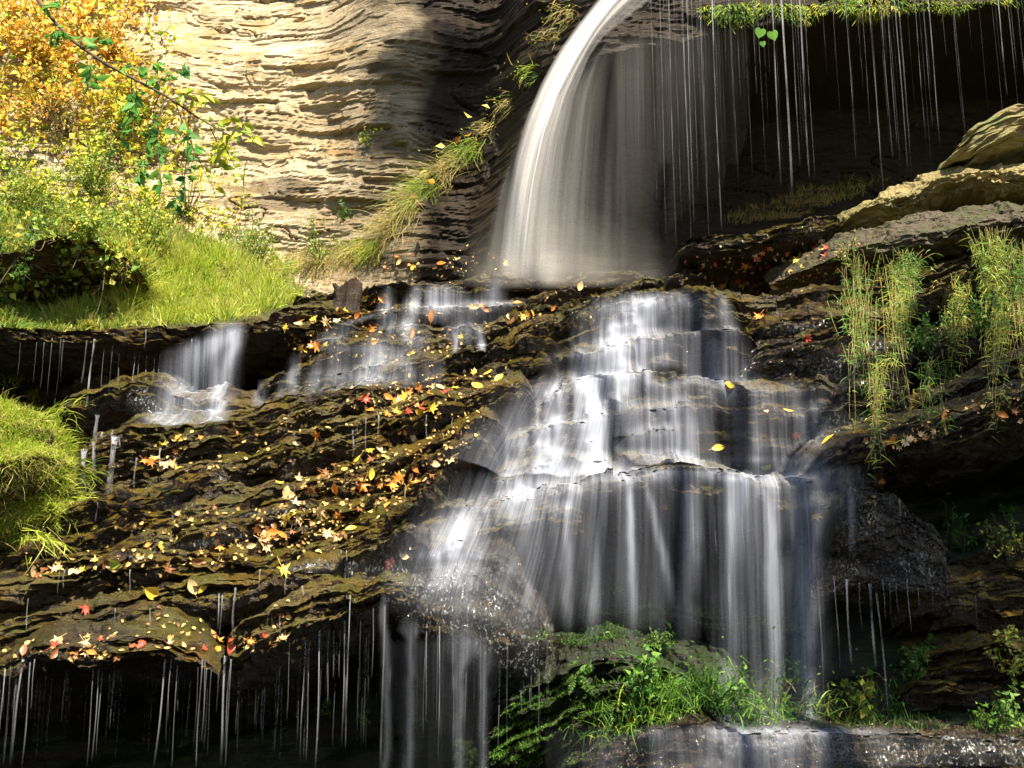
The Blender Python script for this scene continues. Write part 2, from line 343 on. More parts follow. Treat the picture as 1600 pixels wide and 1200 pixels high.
LEDGES = [
 # ---- left side, bottom to top
 dict(pts=[(-260,1060,8.0),(0,1040,8.0),(60,1008,8.05),(150,1012,8.0),(230,1010,8.0),(335,1016,8.05)], h=.10, uc=.9, td=.5, slope=.42),
 dict(pts=[(330,1050,8.05,.12),(372,990,8.0,.22),(450,948,8.05,.22),(540,922,8.15,.16),(600,905,8.4,.12),(660,905,8.8,.1)], h=.12, uc=.8, td=.5, slope=.4),
 dict(pts=[(-260,980,8.5),(0,962,8.5),(130,948,8.5),(240,928,8.5),(330,905,8.55),(450,905,8.6),(560,880,8.7)], h=.20, td=.45, slope=.45),
 dict(pts=[(-260,950,8.8),(0,915,8.8),(120,905,8.75),(200,880,8.8),(300,868,8.8),(420,858,8.85),(520,835,8.95),(620,800,9.25),(700,770,9.6)], h=.14, td=.4, slope=.45),
 dict(pts=[(-200,900,9.1),(0,872,9.1),(100,842,9.1),(230,838,9.1),(330,820,9.1),(470,798,9.2),(560,785,9.35),(640,755,9.6),(720,715,9.95)], h=.14, td=.4, slope=.45),
 dict(pts=[(60,830,9.4),(150,800,9.35),(260,790,9.4),(380,775,9.4),(500,750,9.5),(600,722,9.6),(700,680,9.9),(790,640,10.3)], h=.14, td=.4, slope=.5),
 dict(pts=[(80,790,9.7),(180,765,9.65),(250,745,9.7),(340,735,9.7),(450,715,9.8),(540,692,9.9),(640,655,10.1),(740,615,10.4),(840,585,10.8)], h=.15, td=.4, slope=.5),
 dict(pts=[(90,715,10.0),(180,688,10.0),(290,668,10.0),(350,672,10.05),(430,665,10.1),(520,640,10.2),(620,610,10.4),(720,590,10.7),(830,565,11.1),(880,560,11.4)], h=.28, td=.45, slope=.5),
 dict(pts=[(60,640,10.6),(140,622,10.6),(210,600,10.7),(300,625,10.7),(420,625,10.6),(520,606,10.7),(600,590,10.8),(680,570,10.9),(760,540,11.1),(850,495,11.5),(950,462,12.0),(1060,440,12.4)], h=.16, td=.5, slope=.45),
 dict(pts=[(380,615,10.9),(450,590,11.0),(540,585,11.0),(640,585,11.1),(700,560,11.3)], h=.12, td=.4, slope=.45),
 dict(pts=[(440,560,11.2),(520,540,11.2),(600,535,11.3),(680,545,11.5),(780,505,11.8),(880,470,12.2)], h=.16, td=.45, slope=.4),
 dict(pts=[(-300,520,11.2),(0,516,11.3),(120,522,11.4),(200,520,11.4),(260,512,11.5),(340,508,11.5),(400,500,11.6),(470,505,11.7),(560,515,11.8),(640,512,11.9),(760,500,12.2)], h=.14, uc=.6, td=.7, slope=.35),
 dict(pts=[(400,495,12.0),(480,475,12.1),(560,490,12.1),(640,482,12.2),(780,480,12.4),(850,470,12.6)], h=.12, td=.5, slope=.4),
 dict(pts=[(440,470,12.6),(520,460,12.6),(600,452,12.6),(700,447,12.7),(780,436,12.7),(850,446,12.8),(960,432,12.9),(1060,425,13.0),(1120,415,13.2)], h=.16, td=2.0, slope=.02),
 # ---- main cascade
 dict(pts=[(860,520,12.1),(930,488,12.0),(1000,474,11.9),(1110,455,11.8),(1140,462,11.8),(1250,462,11.9),(1400,440,12.1),(1600,400,12.2)], h=.3, td=.6, slope=.35),
 dict(pts=[(830,585,11.7),(880,555,11.6),(940,545,11.5),(1050,526,11.45),(1160,524,11.4),(1200,540,11.4)], h=.26, td=.5, slope=.3),
 dict(pts=[(760,668,11.2),(830,635,11.1),(900,608,11.0),(980,592,10.95),(1060,592,10.9),(1130,598,10.85),(1200,598,10.85),(1290,612,10.9),(1340,640,11.1)], h=.55, td=.6, slope=.3, uc=.15, amp=.03),
 dict(pts=[(700,720,10.8),(770,690,10.7),(860,665,10.65),(960,660,10.7)], h=.2, td=.3, slope=.4, uc=.1),
 dict(pts=[(700,770,10.5),(780,735,10.4),(860,712,10.4),(960,705,10.5),(1050,712,10.6)], h=.2, td=.3, slope=.4, uc=.1),
 dict(pts=[(560,905,9.6),(640,870,9.6),(700,838,9.65),(760,795,9.7),(850,758,9.8),(930,738,9.85),(1050,732,9.85),(1130,738,9.8),(1200,752,9.8),(1300,742,9.9),(1400,735,10.1)], h=.22, td=.8, slope=.25, uc=.7),
 # glinting nose at lower left of the cascade
 dict(pts=[(560,925,8.9,.12),(620,905,8.85,.22),(700,900,8.85,.34),(750,910,8.95,.36),(790,935,9.15,.30),(830,965,9.4,.22),(870,1000,9.7,.1)], td=.5, slope=.5, uc=.6, amp=.015, mat='G'),
 dict(pts=[(560,885,9.2),(620,868,9.1),(720,850,9.15),(790,870,9.25),(830,900,9.4)], h=.16, td=.5, slope=.6, uc=.2, mat='G'),
 # ---- right side
 dict(pts=[(1040,400,13.0),(1075,378,12.9),(1160,365,12.9),(1250,350,12.9),(1330,335,13.1)], h=.17, td=.8, slope=.15, uc=.5),
 dict(pts=[(1160,500,11.5),(1250,498,11.4),(1350,500,11.4),(1420,520,11.5),(1600,500,11.6),(1800,460,11.7)], h=.16, td=.4, slope=.6, uc=.3),
 dict(pts=[(1150,560,11.3),(1220,545,11.2),(1300,535,11.15),(1380,545,11.15),(1430,570,11.3)], h=.34, td=.4, slope=.5, uc=.5, amp=.03, mat='G'),
 dict(pts=[(1270,625,10.9),(1340,612,10.85),(1400,625,10.9),(1440,650,11.0)], h=.42, td=.4, slope=.3, uc=.3, amp=.03, mat='G'),
 dict(pts=[(1400,640,10.9),(1480,610,10.7),(1560,575,10.6),(1700,540,10.6),(1850,520,10.6)], h=.12, td=.6, slope=.3, uc=.6),
 dict(pts=[(1240,735,10.0),(1290,702,9.95),(1340,688,9.9),(1400,672,9.9),(1480,650,9.9),(1600,625,9.9),(1850,590,9.9)], h=.22, td=.6, slope=.35, uc=1.2),
 dict(pts=[(1270,770,10.2),(1340,760,10.1),(1400,790,10.1),(1450,830,10.2),(1500,870,10.4)], h=.5, td=.4, slope=.4, uc=.9, amp=.03, mat='G'),
 dict(pts=[(1260,900,10.0,.1),(1340,890,9.95,.1),(1420,900,9.95,.1),(1500,905,10.1,.1)], h=.1, td=.3, slope=.6, uc=.8, amp=.03, mat='G'),
 dict(pts=[(1380,930,10.9),(1500,900,10.6),(1650,880,10.4),(1800,880,10.4)], h=.3, td=.6, slope=.4, uc=.2),
 dict(pts=[(1380,1040,10.6),(1480,1010,10.3),(1650,990,10.1),(1800,980,10.0)], h=.4, td=.6, slope=.4, uc=.2),
 dict(pts=[(820,1000,10.6),(950,965,10.5),(1050,955,10.5),(1200,965,10.6),(1300,990,10.8)], h=.3, td=.5, slope=.3, uc=.3, mat='C'),
 dict(pts=[(860,1180,9.4),(960,1160,9.2),(1080,1142,9.0),(1250,1140,8.9),(1400,1146,8.9),(1600,1142,8.8),(1850,1140,8.8)], h=.35, td=1.2, slope=.12, uc=.1, amp=.03, mat='G'),
 dict(pts=[(720,1120,9.6),(800,1080,9.5),(880,1040,9.5),(960,1030,9.5),(1060,1050,9.5),(1200,1090,9.5)], h=.5, td=.6, slope=.5, uc=.1, mat='C'),
 dict(pts=[(-60,410,12.5,.06),(20,392,12.45,.12),(90,376,12.4,.11),(150,372,12.45,.11),(215,394,12.6,.05)], td=.4, slope=.4, uc=.25, mat='E', ends=.5),
 # big tilted pale slabs at the right edge
 dict(pts=[(1215,405,12.6,.03),(1290,394,12.4,.05),(1350,380,12.2,.07),(1420,368,12.0,.09),(1520,350,11.9,.12),(1620,332,11.8,.14),(1850,290,11.7,.14)], td=.55, slope=.62, uc=.5, ends=.9, layer=.03, amp=.03, name="rock_slab"),
 dict(pts=[(1290,345,12.9,.05),(1330,330,12.85,.08),(1400,310,12.7,.12),(1480,285,12.6,.12),(1600,262,12.5,.12),(1850,220,12.5,.12)], td=.35, slope=.5, uc=.3, ends=.5, mat='P'),
]
for i, L in enumerate(LEDGES):
    L = dict(L)
    if L.get('mat') == 'P': L['mat'] = M_PALE
    elif L.get('mat') == 'C': L['mat'] = M_CORE
    elif L.get('mat') == 'G': L['mat'] = M_GLINT
    elif L.get('mat') == 'E': L['mat'] = M_EARTH
    else: L['mat'] = M_WET
    if L.pop('name', None): L['mat'] = M_SLAB
    ledge(seed=100 + i * 13, **L)

# earth bank under the shrubs at upper left and the grassy hummock at the left edge
def build_bank():
    xs = np.arange(-8.5, -1.2, 0.03); t = np.linspace(0, 1, 150)
    zt = np.interp(t, [0, .08, .45, .8, 1], [3.35, 3.62, 4.7, 6.0, 6.6]); yt = np.interp(t, [0, .08, .45, .8, 1], [12.3, 12.4, 13.4, 15.0, 16.3])
    X = np.repeat(xs[:, None], len(t), 1)
    low = np.interp(X, [-4.2, -2.6, -2.0, -1.2], [1, 0.72, 0.45, 0.1])
    Z = 3.35 + (zt[None, :] - 3.35) * low
    Y = yt[None, :] + 0 * X
    n = fbm(X * 1.1, Z * 1.3, 0, 71, 5); n2 = fbm(X * 5, Z * 5, 0, 72, 4)
    Y = Y - 0.45 * n + 0.08 * n2; Z = Z + 0.12 * n2
    me = grid_mesh("earth_bank", np.stack([X, Y, Z], -1)); register(me)
    struct(link("earth_bank", me, M_EARTH), "steep earth bank below the pale cliff")
build_bank()
def build_hummock():
    c = W(-70, 745, 9.35)
    a, b = np.meshgrid(np.linspace(0, 2 * np.pi, 90), np.linspace(0, np.pi, 60), indexing='ij')
    r = 1 + 0.30 * fbm(np.cos(a) * np.sin(b) * 2.5, np.cos(b) * 2.5, np.sin(a) * np.sin(b) * 2.5, 77, 4)
    G = np.stack([c.x + 0.70 * r * np.sin(b) * np.cos(a), c.y + 0.55 * r * np.sin(b) * np.sin(a), c.z + 0.54 * r * np.cos(b)], -1)
    me = grid_mesh("hummock", G); register(me)
    struct(link("hummock", me, M_EARTH), "earth hummock at the left edge")
build_hummock()
def build_boulder():
    c = W(1600, 208, 12.9)
    a, b = np.meshgrid(np.linspace(0, 2 * np.pi, 160), np.linspace(0, np.pi, 110), indexing='ij')
    dx, dy, dz = np.sin(b) * np.cos(a), np.sin(b) * np.sin(a), np.cos(b)
    p = 0.75
    r = (np.abs(dx) ** 2.6 + np.abs(dy) ** 2.6 + np.abs(dz) ** 2.6) ** (-1 / 2.6)
    r = r * (1 + 0.16 * fbm(dx * 2, dy * 2, dz * 3, 87, 4) + .05 * sq(vn(dx * 2.5, dy * 2.5, dz * 7, 88), 3))
    bk = .10 * blocks(dx * .8 + dy, dz * .22 + .05 * dx, .06, .5, 91)
    X, Y, Z = 0.80 * r * dx * (1 + bk), 0.5 * r * dy * (1 + bk), 0.20 * r * dz
    Z = Z + 0.30 * X - 0.25 * np.clip(-X - .3, 0, 1) ** 1.3
    Z = Z + .02 * vn(X * 9, Y * 9, Z * 20, 5); Y = Y + .03 * vn(X * 7, Z * 18, Y, 6)
    me = grid_mesh("boulder", np.stack([c.x + X, c.y + Y, c.z + Z], -1)); register(me); flat(me)
    tag(link("boulder", me, M_PALE), "large pale boulder lying on the tilted slabs at the right edge", "boulder")
build_boulder()

BVT = BVHTree.FromPolygons(np.concatenate(BV).tolist(), np.concatenate(BF).tolist())
def hity(u, v):
    d = ray(u, v).normalized(); loc, n, i, dist = BVT.ray_cast(Vector((0, 0, 0)), d)
    return loc.y if loc is not None else 16.0
def slats():
    """thin broken shale slabs standing out between the main beds"""
    rs = random.Random(42); todo = []
    for _ in range(84): todo.append((rs.uniform(-40, 640), rs.uniform(600, 1000), rs.uniform(140, 420), rs.uniform(-.42, -.16)))
    for _ in range(10): todo.append((rs.uniform(420, 900), rs.uniform(450, 620), rs.uniform(120, 300), rs.uniform(-.38, -.12)))
    for _ in range(16): todo.append((rs.uniform(1130, 1500), rs.uniform(400, 680), rs.uniform(120, 320), rs.uniform(-.32, -.10)))
    for _ in range(8): todo.append((rs.uniform(1280, 1450), rs.uniform(760, 1080), rs.uniform(100, 300), rs.uniform(-.2, -.02)))
    for _ in range(7): todo.append((rs.uniform(780, 960), rs.uniform(560, 700), rs.uniform(100, 260), rs.uniform(-.3, -.1)))
    k = 0
    for u0, v0, ln, sl in todo:
        u = np.linspace(u0, u0 + ln, 9); v = v0 + sl * (u - u0) + np.array([rs.uniform(-5, 5) for _ in u])
        if v0 > 1 + 1005 - 0.12 * max(u0, 0) and u0 < 700: continue
        y = np.array([hity(a, b) for a, b in zip(u, v)])
        if y.max() - y.min() > 1.1: continue
        y = np.convolve(np.pad(np.minimum(y, np.median(y) + .2), 2, mode='edge'), [.15, .2, .3, .2, .15], 'valid') - rs.uniform(.03, .10)
        hh = rs.uniform(.03, .08); k += 1
        ledge([(a, b, c, hh * (1 if 0 < q < 8 else .4)) for q, (a, b, c) in enumerate(zip(u, v, y))], 3000 + 17 * k, td=rs.uniform(.15, .3), slope=rs.uniform(.15, .5), uc=rs.uniform(.08, .2), amp=.03, layer=.03, back=.25, lipn=.05, ends=.3, mat=M_WET)
slats()
BVT = BVHTree.FromPolygons(np.concatenate(BV).tolist(), np.concatenate(BF).tolist())
def hit(u, v):
    d = ray(u, v).normalized(); loc, n, i, dist = BVT.ray_cast(Vector((0, 0, 0)), d)
    if loc is None: return W(u, v, 16), Vector((0, -1, 0))
    if n.dot(d) > 0: n = -n
    return loc, n

def yhit(x, z):
    loc, n, i, d = BVT.ray_cast(Vector((x, 0.5, z)), Vector((0, 1, 0)))
    return (loc.y if loc is not None else 16.0)

# ---------------------------------------------------------------- water
def water_material(name, col, sx=55.0, sz=0.7, lo=0.25, hi=0.75, gain=1.5, speck=0.0, warp=0.04):
    t = NT(name)
    tc = t.N("ShaderNodeAttribute", attribute_name="flow").outputs["Vector"]      # (across, down, layer)
    dens = t.N("ShaderNodeAttribute", attribute_name="dens").outputs["Fac"]
    wv = t.N("ShaderNodeVectorMath", {0: tc, 1: t.N("ShaderNodeVectorMath", {0: t.noise(t.mapv(tc, (6, 1.6, 1)), 1.0, 2, 0.5, out=1), 3: warp}, operation='SCALE').outputs[0]}, operation='ADD').outputs[0]
    n1 = t.noise(t.mapv(wv, (sx, sz, 1)), 1.0, 3, 0.6)
    n2 = t.noise(t.mapv(wv, (sx * 0.28, sz * 0.7, 1), loc=(3, 5, 1)), 1.0, 2, 0.5)
    n3 = t.noise(t.mapv(wv, (sx * 2.8, sz * 2.5, 1), loc=(7, 1, 1)), 1.0, 2, 0.5)
    f = t.math('ADD', t.math('MULTIPLY', n1, 0.45), t.math('ADD', t.math('MULTIPLY', n2, 0.40), t.math('MULTIPLY', n3, 0.15)))
    f = t.math('MULTIPLY', t.math('SUBTRACT', f, lo), 1.0 / (hi - lo), clamp=True)
    f = t.math('POWER', f, 1.35)
    # where the flow is thick the gaps between the strands close
    a = t.math('MULTIPLY', t.math('MULTIPLY', dens, gain), t.math('ADD', t.math('MULTIPLY_ADD', f, 0.9, 0.16), t.math('MULTIPLY', t.math('POWER', dens, 1.5), 0.45)))
    if speck:
        sp = t.noise(t.mapv(tc, (sx * 3, 40, 1)), 1.0, 2, 0.6)
        a = t.math('MULTIPLY', a, t.math('MULTIPLY_ADD', t.math('SUBTRACT', sp, 0.5), speck * 4, 1.0))
    a = t.math('MULTIPLY', a, 0.97, clamp=True)
    d = t.N("ShaderNodeBsdfDiffuse", {0: (*col, 1)}); tr = t.N("ShaderNodeBsdfTranslucent", {0: (*col, 1)})
    m = t.N("ShaderNodeMixShader", {0: 0.45, 1: d.outputs[0], 2: tr.outputs[0]})
    mm = t.N("ShaderNodeMixShader", {0: a, 1: t.N("ShaderNodeBsdfTransparent").outputs[0], 2: m.outputs[0]})
    return t.done(mm.outputs[0])
WCOL = (0.70, 0.76, 0.92)
M_VEIL = water_material("silky_water", WCOL, sx=75, sz=0.8, gain=0.80, lo=0.32, hi=0.76, warp=0.04)
M_FALL = water_material("falling_water", (0.88, 0.87, 0.87), sx=34.0, sz=0.22, gain=1.4, speck=0.10, warp=0.01)
M_TRICK = water_material("trickle_water", (0.85, 0.88, 0.95), sx=300, sz=6, lo=0.1, hi=0.6, gain=1.0, speck=0.5, warp=0.0)

def set_attr_v(me, name, arr):
    at = me.attributes.new(name, 'FLOAT_VECTOR', 'POINT'); at.data.foreach_set("vector", np.asarray(arr, np.float32).reshape(-1))
def masked_grid(name, G, dens, flow, thr=0.012):
    n, m = G.shape[:2]
    idx = np.arange(n * m).reshape(n, m)
    q = np.stack([idx[:-1, :-1], idx[1:, :-1], idx[1:, 1:], idx[:-1, 1:]], -1).reshape(-1, 4)
    dd = dens.reshape(-1)
    q = q[dd[q].max(1) > thr]
    used = np.unique(q); mp = np.zeros(n * m, np.int64); mp[used] = np.arange(len(used)); q = mp[q]
    me = bpy.data.meshes.new(name)
    me.vertices.add(len(used)); me.vertices.foreach_set("co", G.reshape(-1, 3)[used].astype(np.float32).reshape(-1))
    set_faces(me, q)
    set_attr(me, "dens", dd[used]); set_attr_v(me, "flow", flow.reshape(-1, 3)[used])
    return me

def drape(name, x0, x1, z0, z1, strokes, blobs=(), off=0.02, mat=None, parent=None, dx=0.011, dz=0.016, carve=0.0, seed=0, cuts=(), shear=0.0):
    """water following the rock: clings to every lip, drops straight past the undercuts"""
    xs = np.arange(x0, x1, dx); zs = np.arange(z1, z0, -dz)
    Yh = np.empty((len(xs), len(zs)))
    for i, x in enumerate(xs):
        for j, z in enumerate(zs): Yh[i, j] = yhit(x, z)
    Yw = Yh.copy()
    for j in range(1, len(zs)):
        Yw[:, j] = np.minimum(Yh[:, j], Yw[:, j - 1] + 0.002)
    ker = np.array([1, 2, 3, 2, 1.]) / 9; k7 = np.hanning(11)[1:-1]; k7 /= k7.sum()
    Ys = np.apply_along_axis(lambda a: np.convolve(np.pad(a, 4, mode='edge'), k7, 'valid'), 1, Yw - 0.01)
    Ys = np.apply_along_axis(lambda a: np.convolve(np.pad(a, 2, mode='edge'), ker, 'valid'), 0, Ys)
    X = np.repeat(xs[:, None], len(zs), 1); Z = np.repeat(zs[None, :], len(xs), 0)
    Y = np.minimum(Ys, Yw) - off - 0.01 * fbm(X * 14, Z * 2, 0, seed, 2)
    G = np.stack([X, Y, Z], -1)
    u, v = proj(G)
    dens = np.zeros_like(X)
    for st in strokes:
        st = np.array(st, float); vv = st[:, 1]
        uc = np.interp(v, vv, st[:, 0]); hw = np.interp(v, vv, st[:, 2]); it = np.interp(v, vv, st[:, 3])
        e = np.clip(np.minimum((v - vv[0] + 8) / (16 if st[0, 2] > 25 else 34), (vv[-1] - v) / 30 + 1), 0, 1)
        k = np.abs(u - uc + 4 * fbm(v * 0.03, u * 0.01, 0, seed + 3, 2)) / hw
        s_ = np.exp(-1.1 * k ** 2.2)
        dens = dens + (1 - dens) * np.clip(it * e * s_, 0, 1)
    for (bu, bv, hu, hv, it, sk) in blobs:
        k = ((u - bu) / hu) ** 2 + ((v - bv - sk * (u - bu)) / hv) ** 2
        dens = dens + (1 - dens) * it * np.exp(-k)
    for (cu, cv, hu, hv, it) in cuts:
        dens = dens * (1 - it * np.exp(-(((u - cu) / hu) ** 2 + ((v - cv) / hv) ** 2) ** 2))
    dens = dens * np.clip(0.86 + 0.35 * vn(X * 9, Z * 1.2, 0, seed + 6) + 0.18 * vn(X * 30, Z * 2.5, 0, seed + 8), 0.2, 1.2)
    dens = np.clip(dens - 0.02, 0, 1)
    dens[:, -1] = 0; dens[0] = 0; dens[-1] = 0; dens[:, 0] = 0
    me = masked_grid(name, G, dens, np.stack([X - shear * (Z - 0.5 * (z0 + z1)) * np.clip((1000 - u) / 180, 0, 1), -Z, 0 * X + seed], -1))
    return link(name, me, mat or M_VEIL, parent)

# middle cascade (steps) --------------------------------------------------------
mc = empty("cascade", W(1000, 740, 9.8))
tag(mc, "broad silky cascade stepping down the dark ledges at the middle of the hillside", "waterfall")
XB = lambda u, Y: (u - 800) / FPX * Y * 1.03
drape("upper_veil", XB(660, 12), XB(1370, 12), 2.05, 4.1, [
   [(1000,462,55,.5),(985,500,60,.75),(965,545,62,.75),(945,600,66,.9),(915,640,88,.72),(895,700,112,.6),(860,745,125,.68)],
   [(1040,458,62,.4),(1050,520,80,.35),(1060,600,95,.42),(1050,660,100,.48),(1040,735,105,.42)],
   [(1128,460,8,.5),(1140,515,14,.5),(1140,530,16,.35),(1150,600,22,.3)],
   [(1115,530,30,.4),(1130,590,40,.35)],
   [(985,480,18,.85),(970,530,30,.9),(950,590,40,.95),(930,640,30,.8),(925,735,35,.6)],
   [(1085,640,18,.7),(1085,735,22,.6)],
   [(885,585,26,.3),(850,640,60,.38),(800,740,85,.38)],
   [(1200,600,75,.35),(1215,700,80,.42),(1220,735,80,.3)],
   [(1262,612,16,.35),(1275,690,20,.4)],
  ], blobs=[(940,600,95,13,.75,-.1),(1040,592,80,8,.45,0),(985,478,60,8,.4,-.15),(960,548,70,7,.5,-.1),(880,738,110,10,.75,-.15),(960,736,90,8,.4,0),(800,690,60,30,.2,0),(1190,718,60,6,.4,0)],
  cuts=[(1045,585,30,14,.85),(1130,660,17,40,.8),(1135,700,14,30,.7)], parent=mc, seed=1, shear=.4)
drape("lower_veil", XB(560, 9.5), XB(1440, 10.2), -0.02, 2.3, [
   [(830,745,70,0.72),(780,790,60,0.72),(720,830,55,0.63),(700,900,75,0.37),(690,940,80,0.16)],
   [(900,745,60,0.63),(850,800,60,0.52),(820,900,60,0.31),(800,1000,60,0.12)],
   [(725,810,16,0.72),(710,860,16,0.72),(712,900,20,0.47),(715,960,25,0.26)],
   [(980,740,130,0.31),(960,850,120,0.28),(960,1000,110,0.23),(950,1060,90,0.12)],
   [(1165,740,26,0.72),(1150,800,24,0.68),(1145,900,22,0.52),(1140,1000,20,0.42),(1140,1130,18,0.26)],
   [(1200,742,70,0.65),(1205,800,62,0.47),(1210,950,62,0.40),(1215,1120,60,0.31)],
   [(1255,770,28,0.58),(1258,900,24,0.47),(1260,1120,20,0.37)],
   [(1200,760,8,0.58),(1212,1000,9,0.52),(1216,1130,9,0.31)],
   [(940,745,16,0.58),(930,880,15,0.52),(928,980,14,0.47),(925,1060,13,0.16)],
   [(985,750,5,0.72),(987,900,9,0.68),(990,1050,8,0.47)],
   [(1080,745,14,0.68),(1078,850,14,0.63),(1072,960,13,0.42),(1070,1080,12,0.21)],
   [(1010,748,6,0.52),(1050,930,9,0.47),(1062,1020,9,0.26)],
   [(885,748,14,0.52),(885,860,10,0.47),(888,980,9,0.37)],
   [(1245,716,50,0.52),(1250,750,52,0.42)],
   [(1300,730,40,0.42),(1310,752,36,0.31),(1310,800,30,0.16)],
   [(1330,760,5,0.63),(1332,845,6,0.42)],
  ], blobs=[(960,742,140,12,.5,0),(1080,738,60,8,.4,0),(1160,745,40,8,.4,0),(700,850,60,60,.25,0),(830,760,60,14,.5,-.35),(700,868,50,6,.5,0),(1190,748,60,7,.5,0)],
  cuts=[(910,1030,200,70,.92)], parent=mc, seed=7, off=0.03, shear=.3)
# spray hanging below the glinting nose at lower left
drape("side_veil", XB(570, 8.9), XB(880, 9), -0.25, 1.15, [
   [(640,960,9,0.36),(640,985,14,0.39),(641,1000,6,0.42),(638,1200,7,0.27)],
   [(715,970,22,0.36),(722,1010,20,0.36),(718,1045,8,0.42),(716,1200,7,0.30)],
   [(748,990,16,0.27),(756,1030,10,0.30),(756,1060,6,0.36),(755,1200,6,0.24)],
   [(600,930,5,0.42),(602,1000,6,0.30),(603,1200,5,0.21)],
   [(690,1000,90,0.10),(690,1200,90,0.06)],
  ], parent=mc, seed=9, off=0.05)
# bottom ledge film
drape("foot_veil", XB(850, 8.8), XB(1420, 8.8), -0.35, 0.32, [
   [(1150,1138,240,.32),(1150,1200,240,.28)],
   [(1180,1138,120,.4),(1180,1155,110,.3),(1180,1200,90,.25)],
  ], blobs=[(1240,1143,130,5,.6,0)], parent=mc, seed=12)

# left cascade ------------------------------------------------------------------
lc = empty("cascade", W(320, 650, 10.2))
tag(lc, "small bright cascade spilling over the left ledge below the grass", "waterfall")
drape("veil", XB(190, 11), XB(420, 11.5), 2.35, 3.75, [
   [(356,506,20,1),(346,526,26,1),(312,548,34,.95),(290,590,32,.6),(275,630,32,.42),(262,664,30,.45)],
   [(372,510,8,.8),(366,540,12,.7),(350,580,14,.7),(340,640,16,.6),(335,658,20,.4)],
   [(330,540,34,.4),(320,600,48,.28),(300,655,55,.2)],
  ], blobs=[(325,545,36,12,.9,-.45),(258,655,28,7,.5,0)], parent=lc, seed=21, off=0.04)
for k, (tu, tv0, tv1, hw) in enumerate([(142,530,560,7),(148,528,640,6)]): pass
# small stepped cascades left of centre
sc_ = empty("cascade", W(600, 560, 11.2))
tag(sc_, "low stepped cascade between the left cascade and the main fall", "waterfall")
drape("upper_veil", XB(490, 12.5), XB(860, 12.8), 3.2, 4.5, [
   [(606,452,9,.6),(602,490,13,.4)],
   [(650,449,10,.8),(646,478,15,.7)],
   [(690,446,15,1.0),(690,478,22,1.0)],
   [(776,436,12,.85),(770,460,16,.6)],
   [(735,462,30,.25),(745,478,40,.45)],
   [(640,484,14,.7),(634,508,16,.6)],
   [(618,488,8,.4),(610,510,10,.4)],
   [(728,492,22,.5),(722,514,24,.5)],
   [(540,512,24,.6),(520,524,26,.4)],
   [(655,512,16,.55),(650,536,18,.4)],
   [(590,514,12,.4),(586,534,14,.3)],
   [(751,512,5,.7),(752,560,6,.5)],
   [(711,515,4,.6),(712,540,4,.5)],
  ], blobs=[(690,462,26,13,.6,0),(770,474,36,4,.5,0),(560,500,30,4,.35,-.3)], parent=sc_, seed=24, off=.03)
drape("lower_veil", XB(380, 11), XB(720, 11.3), 2.7, 3.6, [
   [(585,534,40,.40),(590,555,46,.62),(575,585,46,.55),(565,622,34,.35)],
   [(620,545,12,.6),(640,582,14,.55)],
   [(535,545,16,.5),(528,590,18,.4)],
   [(672,560,22,.42),(672,582,18,.35)],
   [(463,556,8,.75),(457,597,10,.6)],
   [(500,560,14,.35),(492,600,16,.35)],
   [(410,598,9,.5),(405,642,10,.45)],
   [(440,596,7,.35),(438,620,8,.3)],
   [(500,640,10,.55),(498,676,12,.4)],[(524,634,8,.55),(520,680,10,.4)],
  ], blobs=[(590,590,56,6,.35,0),(560,546,50,5,.3,0)], parent=sc_, seed=27, off=.03)

# thin film of water with sun glints painted in as white flecks
def painted_glint_material():
    t = NT("painted_glint_film"); tc = t.N("ShaderNodeAttribute", attribute_name="flow").outputs["Vector"]
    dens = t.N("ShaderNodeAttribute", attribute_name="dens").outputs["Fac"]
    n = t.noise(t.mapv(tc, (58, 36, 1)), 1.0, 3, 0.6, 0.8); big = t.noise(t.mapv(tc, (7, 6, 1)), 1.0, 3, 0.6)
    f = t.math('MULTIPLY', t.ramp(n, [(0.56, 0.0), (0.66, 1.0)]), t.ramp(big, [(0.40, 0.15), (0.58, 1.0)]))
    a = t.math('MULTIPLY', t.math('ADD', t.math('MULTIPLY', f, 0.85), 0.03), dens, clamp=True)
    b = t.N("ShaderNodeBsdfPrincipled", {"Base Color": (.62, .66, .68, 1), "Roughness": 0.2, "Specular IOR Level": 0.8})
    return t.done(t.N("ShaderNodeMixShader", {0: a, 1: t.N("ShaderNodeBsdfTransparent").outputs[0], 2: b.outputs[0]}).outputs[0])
M_PAINTED_GLINT = painted_glint_material()
def film(u0, u1, v0, v1, Y, blobs, seed, label):
    z1, z0 = W(800, v0, Y).z, W(800, v1, Y).z
    o = drape("water", XB(u0, Y), XB(u1, Y), z0, z1, [], blobs=blobs, mat=M_PAINTED_GLINT, off=.006, seed=seed); o["kind"] = "structure"; o["label"] = label
film(560, 880, 850, 1060, 9.0, [(690,925,75,42,.95,.25),(760,950,60,50,.8,.3),(820,1010,40,40,.7,.4),(615,895,30,14,.6,0),(530,890,30,10,.6,0)], 71, "film of water with painted white glints on the dark nose of rock")
film(1270, 1500, 740, 930, 10.1, [(1340,800,50,40,.35,.3),(1420,885,60,20,.55,.1),(1320,890,40,12,.4,0)], 72, "film of water with painted white glints on the rock right of the lower fall")
film(1150, 1420, 490, 720, 11.2, [(1340,575,55,26,.5,.2),(1370,540,30,14,.4,0),(1240,512,50,8,.35,-.1),(1330,665,40,24,.35,.2)], 73, "film of water with painted white glints on the rock right of the cascade steps")
film(1000, 1640, 1130, 1200, 8.9, [(1180,1165,60,14,.7,0),(1350,1165,110,16,.7,0),(1520,1175,110,24,1,0),(1440,1190,60,14,.8,0)], 74, "water with painted white glints on the face of the bottom ledge")
